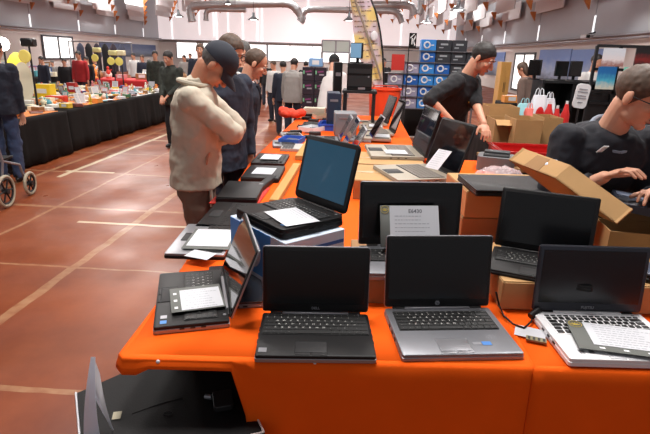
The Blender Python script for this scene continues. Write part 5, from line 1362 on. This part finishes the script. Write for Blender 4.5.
for (px, lo, hi, wpx, lb, rz) in ((539,76,61,11,'tilted dark monitor left of the two flat ones, over the carrier bags', -.9), (566,79,62.5,12,'flat dark monitor on the shelving, nearer the carrier bags', .15), (580.5,79,62.5,12,'flat dark monitor on the shelving, nearer the blue poster', .25)):
    a, t_ = Y(px, lo, YD), Y(px, hi, YD); w_ = wpx/505*YD*1.05; monitor(lb, (a.x, YD+.2, zt_-.004), w_*1.15 if rz < 0 else w_, t_.z-zt_-.05+.02, rz, m_screen, grp='dark monitors on the shelving')
def board_px(name, lb, cat, x0, x1, yt, yb, y, mt, rz=0, t=.02, floor_to=False):
    a, c_ = Y(x0, yb, y), Y(x1, yt, y); b = MB().m(mt); b.box((0,0,(c_.z-a.z)/2), (c_.x-a.x, t, c_.z-a.z)); o = b.build(name, smooth=False); o.location = ((a.x+c_.x)/2, y, a.z); o.rotation_euler.z = rz; tag(o, lb, cat); return o
mp_sea = poster_mat('sea_print', rgb(190,190,176), rgb(70,164,190), rgb(24,96,158), 5); mp_green = poster_mat('green_print', rgb(96,150,140), rgb(84,190,176), rgb(120,200,180), 5); mp_pale = poster_mat('pale_print', rgb(150,110,104), rgb(214,206,208), rgb(200,206,214), 6); mp_dark = poster_mat('dark_red_print', rgb(30,24,26), rgb(120,30,28), rgb(26,22,24), 5)
YP = 5.9
rk = empty('poster_rack', (Y(625,70,YP).x, YP+.12, 0), 0, 'dark frame standing behind the seated vendor, hung with printed pictures', 'rack')
xa, xb = Y(596,80,YP).x-rk.location.x, Y(668,80,YP).x-rk.location.x; zt2 = Y(625,46,YP).z; zb2 = Y(610,93,YP).z
for k in range(4): b = MB().m(m_blackmetal); b.box((xa+(xb-xa)*k/3, 0, zt2/2), (.03,.03,zt2)); b.build('upright', rk, smooth=False)
for zz in (zb2-.12, zb2, (zt2+zb2)/2, zt2): b = MB().m(m_blackmetal); b.box(((xa+xb)/2, 0, zz), (xb-xa,.03,.03)); b.build('rail', rk, smooth=False)
b = MB().m(m_blackmetal); b.box(((xa+xb)/2, .02, zb2-.2), (xb-xa,.015,.34)); b.build('dark_panel', rk, smooth=False)
board_px('picture_board', 'blue sea-and-sand picture hanging just left of the seated vendor\'s head', 'picture', 595, 617, 67, 89, YP, mp_sea)
board_px('picture_board', 'green-turquoise picture partly hidden by the seated vendor\'s head', 'picture', 620, 655, 68, 90, YP, mp_green)
board_px('picture_board', 'pale picture in the upper row above the blue sea picture', 'picture', 601, 626, 48.5, 66, YP, mp_pale)
board_px('picture_board', 'dark red picture in the upper row at the right edge', 'picture', 633, 653, 48, 67, YP, mp_dark)
# white sign with rounded corners
YSg = 5.4; a, c_ = Y(571,108,YSg), Y(592,84,YSg); w_, h_ = c_.x-a.x, c_.z-a.z
r = empty('white_sign', ((a.x+c_.x)/2, YSg, a.z), 0, 'white rounded notice board with grey lines beside the seated vendor\'s shoulder', 'sign')
T = Matrix.Translation((0,0,h_/2)) @ Matrix.Rotation(PI/2, 4, 'X') @ Matrix.Rotation(-.10, 4, 'Z')
b = MB().m(m_white); b.slab(w_*.86,h_,.012,.04,M=T); b.build('panel', r)
b = MB().m(m_ink)
for k, (ww, zz) in enumerate(((.5,.28),(.6,.17),(.55,.02),(.6,-.08),(.3,-.25))): b.box((0,h_*zz,.008), (w_*ww,h_*.035,.003), M=T)
b.build('printed_lines', r, smooth=False)
b = MB().m(m_blackmetal); b.cyl((0,.02,.02), (0,.02,-a.z+.0), .012, n=8); b.slab(.3,.2,.015,.02,c=(0,.02,-a.z+.0085)); b.build('stand', r)
# red items under the sign
for i, (px, py, wpx, hpx, y) in enumerate(((548,110,9,12,5.7), (556,113,8,9,5.5), (565,110,8,12,5.6))):
    a = Y(px, py+hpx/2, y); w_ = wpx/505*y; b = MB().m(m_redp); hh = max(.1, Y(px,py-hpx/2,y).z-.767) ; b.lathe([(0,0),(w_*.45,0),(w_*.5,hh*.2),(w_*.5,hh*.7),(w_*.3,hh*.85),(w_*.2,hh),(0,hh)], 14); b.m(m_white); b.cyl((0,0,hh), (0,0,hh+.03), w_*.16, n=10)
    o = b.build('red_canister'); o.location = (min(a.x, 2.36), y, .768); tag(o, 'red canister on the back table, %s of the three before the white sign' % ['leftmost','middle','rightmost'][i], 'canister', 'red canisters')
# yellow wooden cabinet, chair etc. far right
YW = 12.5; a, c_ = Y(499,85,YW), Y(512,62,YW); w_, h_ = c_.x-a.x, c_.z
r = empty('wooden_cabinet', ((a.x+c_.x)/2, YW+.2, 0), 0, 'light yellow-brown wooden cabinet standing left of the long-haired woman', 'cabinet')
b = MB().m(mat('yellow_wood', rgb(206,158,84), .5, vary=.08, vscale=4)); b.box((0,0,h_/2), (w_,.4,h_), bev=.005); b.build('body', r, smooth=False)
b = MB().m(MATS['yellow_wood'])
for s in (-1,1): b.box((s*w_*.24,-.205,h_*.62), (w_*.44,.015,h_*.66))
b.build('door', r, smooth=False)
for s in (-1,1): b = MB().m(m_blackmetal); b.cyl((s*.015,-.22,h_*.55), (s*.015,-.22,h_*.7), .005, n=6); b.build('handle', r)
# dark tables far right and goods
for (x0_, x1_, y_, zt3, lb) in ((2.6,4.2,9.5,.8,'dark far table near the wooden cabinet'), (.9,2.1,10.5,.8,'dark far table behind the standing vendor')):
    trestle(lb, x0_, y_, x1_, y_+.8, zt3, group='background tables', topm=m_blackmetal); cloth('tablecloth', 'dark cloth on the %s' % lb[5:], x0_, y_, x1_, y_+.8, zt3+.004, m_blackcloth, sides=('f','l'), seed=int(x0_*10), res=.08)
    for i in range(12):
        k = q.choice([1,2,4,4,7]); n_k, fn, word = KINDS[k]; c = q.randrange(len(PAL))
        if (n_k, c) not in KM: KM[(n_k, c)] = fn(CM[c])
        o = bpy.data.objects.new(n_k, KM[(n_k, c)]); C.objects.link(o); s = q.uniform(1.2, 1.9); o.scale = (s,)*3; o.location = (x0_+.12+(x1_-x0_-.24)*i/11, y_+.3+.2*(i%2), zt3+.008); o.rotation_euler.z = q.uniform(-.3,.3)
        tag(o, '%s %s on the %s' % (CN[c], word, lb.split(',')[0]), n_k.replace('_', ' '), 'goods on the far right tables')

# ------------------------------------------------------------------ people
def fab(n, c, r=.85, v=.12): return mat(n, rgb(*c), r, vary=v, vscale=5, bump=.1, bscale=250)
f_beige = fab('beige_jacket', (188,178,160), .8, .05); f_navy = fab('navy_wool', (34,40,56), .85); f_brown = fab('brown_trousers', (122,100,86)); f_dnavy = fab('dark_navy', (26,30,44)); f_black = fab('black_knit', (26,26,30)); f_camo = mat('dark_camouflage', rgb(46,50,44), .85, vary=.5, vscale=14)
f_jean = fab('blue_denim', (52,66,96)); f_grey = fab('grey_jacket', (150,146,142)); f_red = fab('red_jersey', (170,40,44)); f_darkjean = fab('dark_denim', (36,40,54)); f_white = fab('white_shirt', (214,212,210), .8, .03); f_capn = fab('navy_cap', (34,38,50), .8, .05)
h_dark = mat('dark_hair', rgb(38,32,30), .6, vary=.3, vscale=60); h_grey = mat('grey_hair', rgb(96,94,92), .6, vary=.3, vscale=60); h_brown = mat('brown_hair', rgb(78,58,44), .6, vary=.3, vscale=60)

# man in the beige jacket
r, I = person('man in a beige jacket, navy cap and brown cargo trousers bending over the left laptops', Y(216,66,2.72), -80, lean=3, headpitch=52, skin=m_skin_tan, top=f_beige, trousers=f_brown, shoes=m_blackmetal, hair=h_grey, hairkind='cap',
    cap=f_capn, local_hands=[(.05,.10,1.15), (-.10,.10,1.20)], elbows=[(-.2,.8,-.5), (.25,.8,-.5)], hem=.90, bulk=.98, detail=2, collar=True, fold=.03)
b = MB().m(f_beige)    # turned-down collar
HMb = Matrix.Translation(I['nb']) @ I['UB'].to_4x4()
pts = [( .088*math.cos(a), -.005+.088*math.sin(a), .0 - .012*math.sin(a)) for a in [PI*.62 - 2*PI*.87*k/18 for k in range(19)]]
b.tube(pts, [.014]*19, 8, HMb); b.build('collar', r)
b = MB().m(f_beige); b.box((0,0,0), (.04,.014,.13), bev=.003, M=Matrix.Translation(Vector((.135,.10,.86)))); b.build('hanging_strap', r, smooth=False)
# tall man with glasses
person('tall man with brown hair and glasses in navy, behind the man in beige', Y(231,53,3.45), -125, lean=8, headpitch=18, top=f_navy, trousers=f_dnavy, hair=h_brown, glasses=True, hem=.78, bulk=1.05, detail=2, local_hands=[(-.22,.10,.88),(.22,.12,.9)], collar=True, fold=.025)
# balding man in navy suit
r, I = person('balding man in a navy jacket and light collar looking down at the far laptops', Y(256,64,4.15), -80, lean=10, headpitch=22, top=f_dnavy, trousers=f_dnavy, hair=h_brown, hairkind='bald', hem=.74, bulk=1.08, detail=2, local_hands=[(-.22,.10,.88),(.22,.12,.88)], collar=False, fold=.025)
b = MB().m(f_white); HMb = Matrix.Translation(I['nb']) @ I['UB'].to_4x4(); b.tube([(.075*math.cos(a), -.0+.078*math.sin(a), .012-.03*math.sin(a)) for a in [PI*.5+2*PI*k/18 for k in range(19)]], .013, 8, HMb); b.build('shirt_collar', r)
b = MB().m(f_dnavy); b.tube([I['up'](-.07,.10,1.46), I['up'](-.03,.145,1.36), I['up'](0,.15,1.2)], .014, 6); b.tube([I['up'](.07,.10,1.46), I['up'](.03,.145,1.36), I['up'](0,.15,1.2)], .014, 6); b.build('lapel', r)
person('grey-haired person in black seen between the tall man and the balding man', Y(243,52,5.6), -60, lean=4, headpitch=5, top=f_black, trousers=f_dnavy, hair=h_grey, hem=.8, detail=1)
person('man in a dark patterned jacket facing us by the end of the left stall', Y(168,58,8.1), 165, lean=4, headpitch=16, top=f_camo, trousers=f_black, hair=h_dark, hem=.8, detail=1, local_hands=[(-.06,.26,1.0),(.05,.28,.98)], collar=True)
person('smiling person whose face shows over the beige man\'s back', Y(200,50,10), 190, lean=2, headpitch=0, top=f_navy, trousers=f_black, hair=h_brown, hem=.8, detail=1)
person('person in dark jacket and jeans cut off by the left edge, beside the walker', (-4.17, 5.72, 1.50), 10, lean=8, headpitch=10, top=f_dnavy, trousers=f_jean, shoes=m_blackmetal, hair=h_dark, hem=.86, detail=1, bulk=1.1, local_hands=[(-.2,.15,1.0),(.22,.10,.86)], fold=.03)
# standing vendor bending over
HV = Y(481,76,4.4)
r, I = person('vendor in a black sweatshirt leaning over the side table with one arm stretched down', HV, -122, lean=27, headpitch=14, headyaw=0, top=f_black, trousers=f_darkjean, hair=h_dark, hem=.92, bulk=1.06, detail=2, sleeve=.62,
    hands=[Y(490,147,3.95), Y(452,122,4.15)], elbows=[(.3,-.5,.3), (.8,-.6,-.2)], fold=.03, height=1.76)
b = MB().m(m_gold); 
chest = I['up'](.03,.150,1.29); T = Matrix.Translation(chest) @ I['UB'].to_4x4() @ Matrix.Rotation(PI/2, 4, 'X')
for k in range(5): a = math.radians(-70+35*k); b.ell((0,.045,0), (.008,.035,.006), T @ Matrix.Rotation(-a, 4, 'Z') , 8, 6)
b.build('chest_emblem', r)
# seated / leaning vendor at the right
HR_ = Y(640,97,2.06)
r, I = person('vendor with glasses in a dark navy sweater leaning over the boxes at the right edge', HR_, 188, lean=28, headpitch=6, headyaw=34, skin=m_skin, top=fab('dark_navy_sweater', (22,23,32)), trousers=f_black, hair=h_brown, glasses=True, hem=.85, bulk=1.12, detail=2,
    hands=[Y(652,194,1.94), Y(604,177,1.96)], elbows=[(-.6,-.6,-.6),(.6,-.9,-.5)], fold=.03, finger_curl=.7, voxel=.0045, sleeve=.93)
b = MB().m(mat('grey_tshirt', rgb(128,136,150), .85)); HMb = Matrix.Translation(I['nb']) @ I['UB'].to_4x4(); b.tube([(.088*math.cos(a), .012+.102*math.sin(a), -.030-.020*math.sin(a)) for a in [PI*.5+2*PI*k/22 for k in range(23)]], .011, 8, HMb); b.build('tshirt_collar', r)
b = MB().m(m_white); b.box((0,0,0), (.022,.004,.075), M=Matrix.Translation(I['up'](.088,.112,1.44)) @ I['UB'].to_4x4() @ Matrix.Rotation(-.45,4,'X')); b.build('white_label', r, smooth=False)
# woman and crowd
person('long-haired woman in a brown-grey coat near the right-hand window', Y(522,69,9.0), 60, lean=10, headpitch=18, top=fab('taupe_coat',(110,92,84)), trousers=f_black, hair=h_brown, hairkind='long', hem=.5, detail=0, bulk=1.05)
person('person in a grey jacket with a dark bag strap, seen from behind in the centre', Y(294.5,64,9.6), -15, lean=4, headpitch=12, top=f_grey, trousers=f_darkjean, hair=h_dark, hem=.82, detail=1, bulk=1.05, collar=True)
person('person in dark blue next to the grey-jacketed one, carrying something red', Y(283,66,10.2), 20, lean=3, headpitch=6, top=f_navy, trousers=f_darkjean, hair=h_dark, hem=.8, detail=0)
person('person with a white bundle beside the balding man\'s face, in the distance', Y(273,65,12), 150, lean=3, headpitch=6, top=f_white, trousers=f_darkjean, hair=h_brown, hem=.85, detail=0)
r, I = person('man in a dark cap, white vest and red sleeve reaching down by the black boxes', Y(334,63,7.7), -10, lean=16, headpitch=20, top=f_white, trousers=f_darkjean, hair=h_dark, cap=f_black, hem=.9, detail=1, sleeve=.3)
crowd = [(306,65,14,0,f_black,h_dark,'between the grey jacket and the light blue carton, left of two'),(311,63,15,170,f_navy,h_brown,'between the grey jacket and the light blue carton, right of two'),(321,66,13,190,f_black,h_dark,'just right of the light blue carton'),(266,64,16,20,f_black,h_dark,'right behind the balding man\'s forehead'),
 (262,66,18,0,f_grey,h_dark,'farthest one beside the balding man'),(78,55,13.3,180,f_red,h_dark,'in a red jacket behind the left stalls'),(41,60,12.9,160,f_navy,h_dark,'in dark blue left of the window on the left'),(64,62,13.5,200,f_black,h_dark,'in black before the left window'),
 (86,60,14,170,f_black,h_dark,'in black right of the red jacket'),(94,60,16,150,f_darkjean,h_brown,'in dark denim behind the left lamp stands'),(133,56,17,170,f_white,h_dark,'in white behind the right of the lamp stands'),(142,58,16.3,180,f_navy,h_brown,'in blue between the white shirt and the patterned jacket'),
 (149,62,17,190,f_grey,h_grey,'in grey next to the patterned jacket'),(155,55,13,200,f_camo,h_dark,'just left behind the man in the patterned jacket'),(184,58,18,170,f_grey,h_dark,'in grey left of the face over the beige back'),(190,56,21,180,f_black,h_dark,'in black, small, left of the face over the beige back'),
 (52,63,16,180,f_grey,h_grey,'in grey before the window on the left'),(110,60,18,170,f_black,h_dark,'in black between the lamp stands'),(529,72,11.2,100,f_navy,h_dark,'in navy right of the long-haired woman'),(597,62,8.6,200,f_white,h_dark,'with head showing above the blue sea picture'),(384,62,15,180,f_black,h_dark,'behind the flag pole'),(208,52,22,180,f_navy,h_dark,'small, behind the beige man\'s cap')]
for (px, py, y, fc, tp, hr, lb) in crowd:
    person('distant visitor %s' % lb, Y(px, py, y), fc, lean=3, headpitch=6, top=tp, trousers=f_darkjean, hair=hr, hem=.82, detail=0, group='distant visitors', height=None)
# ------------------------------------------------------------------ tell look-alikes apart by where they stand
bpy.context.view_layer.update()
seen = {}
for o in C.objects:
    if o.parent is None and o.get('label'): seen.setdefault(o['label'], []).append(o)
for l, os_ in seen.items():
    if len(os_) > 1:
        os_.sort(key=lambda o: o.location.y); n = len(os_)
        words = {2: ['nearer', 'farther'], 3: ['nearest', 'middle', 'farthest'], 4: ['nearest', 'second', 'third', 'farthest'], 5: ['nearest', 'second', 'third', 'fourth', 'farthest'], 7: ['nearest', 'second', 'third', 'fourth', 'fifth', 'sixth', 'farthest'], 8: ['nearest', 'second', 'third', 'fourth', 'fifth', 'sixth', 'seventh', 'farthest'], 6: ['nearest', 'second', 'third', 'fourth', 'fifth', 'farthest']}.get(n)
        if words:
            for o, w_ in zip(os_, words): o['label'] = l + ' (%s of %s)' % (w_, ['', '', 'two', 'three', 'four', 'five', 'six', 'seven', 'eight'][n])
# ------------------------------------------------------------------ light
def area(name, loc, sx, sy, power, rot=(0,0,0), col=(1,1,1)):
    l = bpy.data.lights.new(name, 'AREA'); l.shape = 'RECTANGLE'; l.size = sx; l.size_y = sy; l.energy = power; l.color = col
    o = bpy.data.objects.new(name, l); C.objects.link(o); o.location = loc; o.rotation_euler = rot; return o
for (x, y, p) in ((-.6, 2.4, 330), (-4, 6.5, 230), (2.6, 4.6, 300), (0, 10, 240), (-6, 14, 400), (3, 15, 300), (-10, 20, 500), (0, 22, 500), (-5, 30, 700), (3, 32, 500), (-13, 32, 700), (-5, 40, 500)):
    area('added_overhead_light', (x, y, 5.9), 1.2, 1.2, p*1.0, col=(1, .965, .93))  # unseen area lights added under the roof to brighten tables and hall
area('added_left_fill', (XL+2.2, 12, 5.2), 16, 2.0, 420, (0, math.radians(-62), math.radians(0)), (.9, .95, 1))  # added area light from upper left, no glazing on that wall there
w = bpy.data.worlds.new('world'); bpy.context.scene.world = w; w.use_nodes = True; w.node_tree.nodes['Background'].inputs[0].default_value = (.76, .76, .80, 1); w.node_tree.nodes['Background'].inputs[1].default_value = .36
vs = bpy.context.scene.view_settings; vs.view_transform = 'Standard'; vs.look = 'None'; vs.exposure = 0.0; vs.gamma = 1.0; vs.use_curve_mapping = False
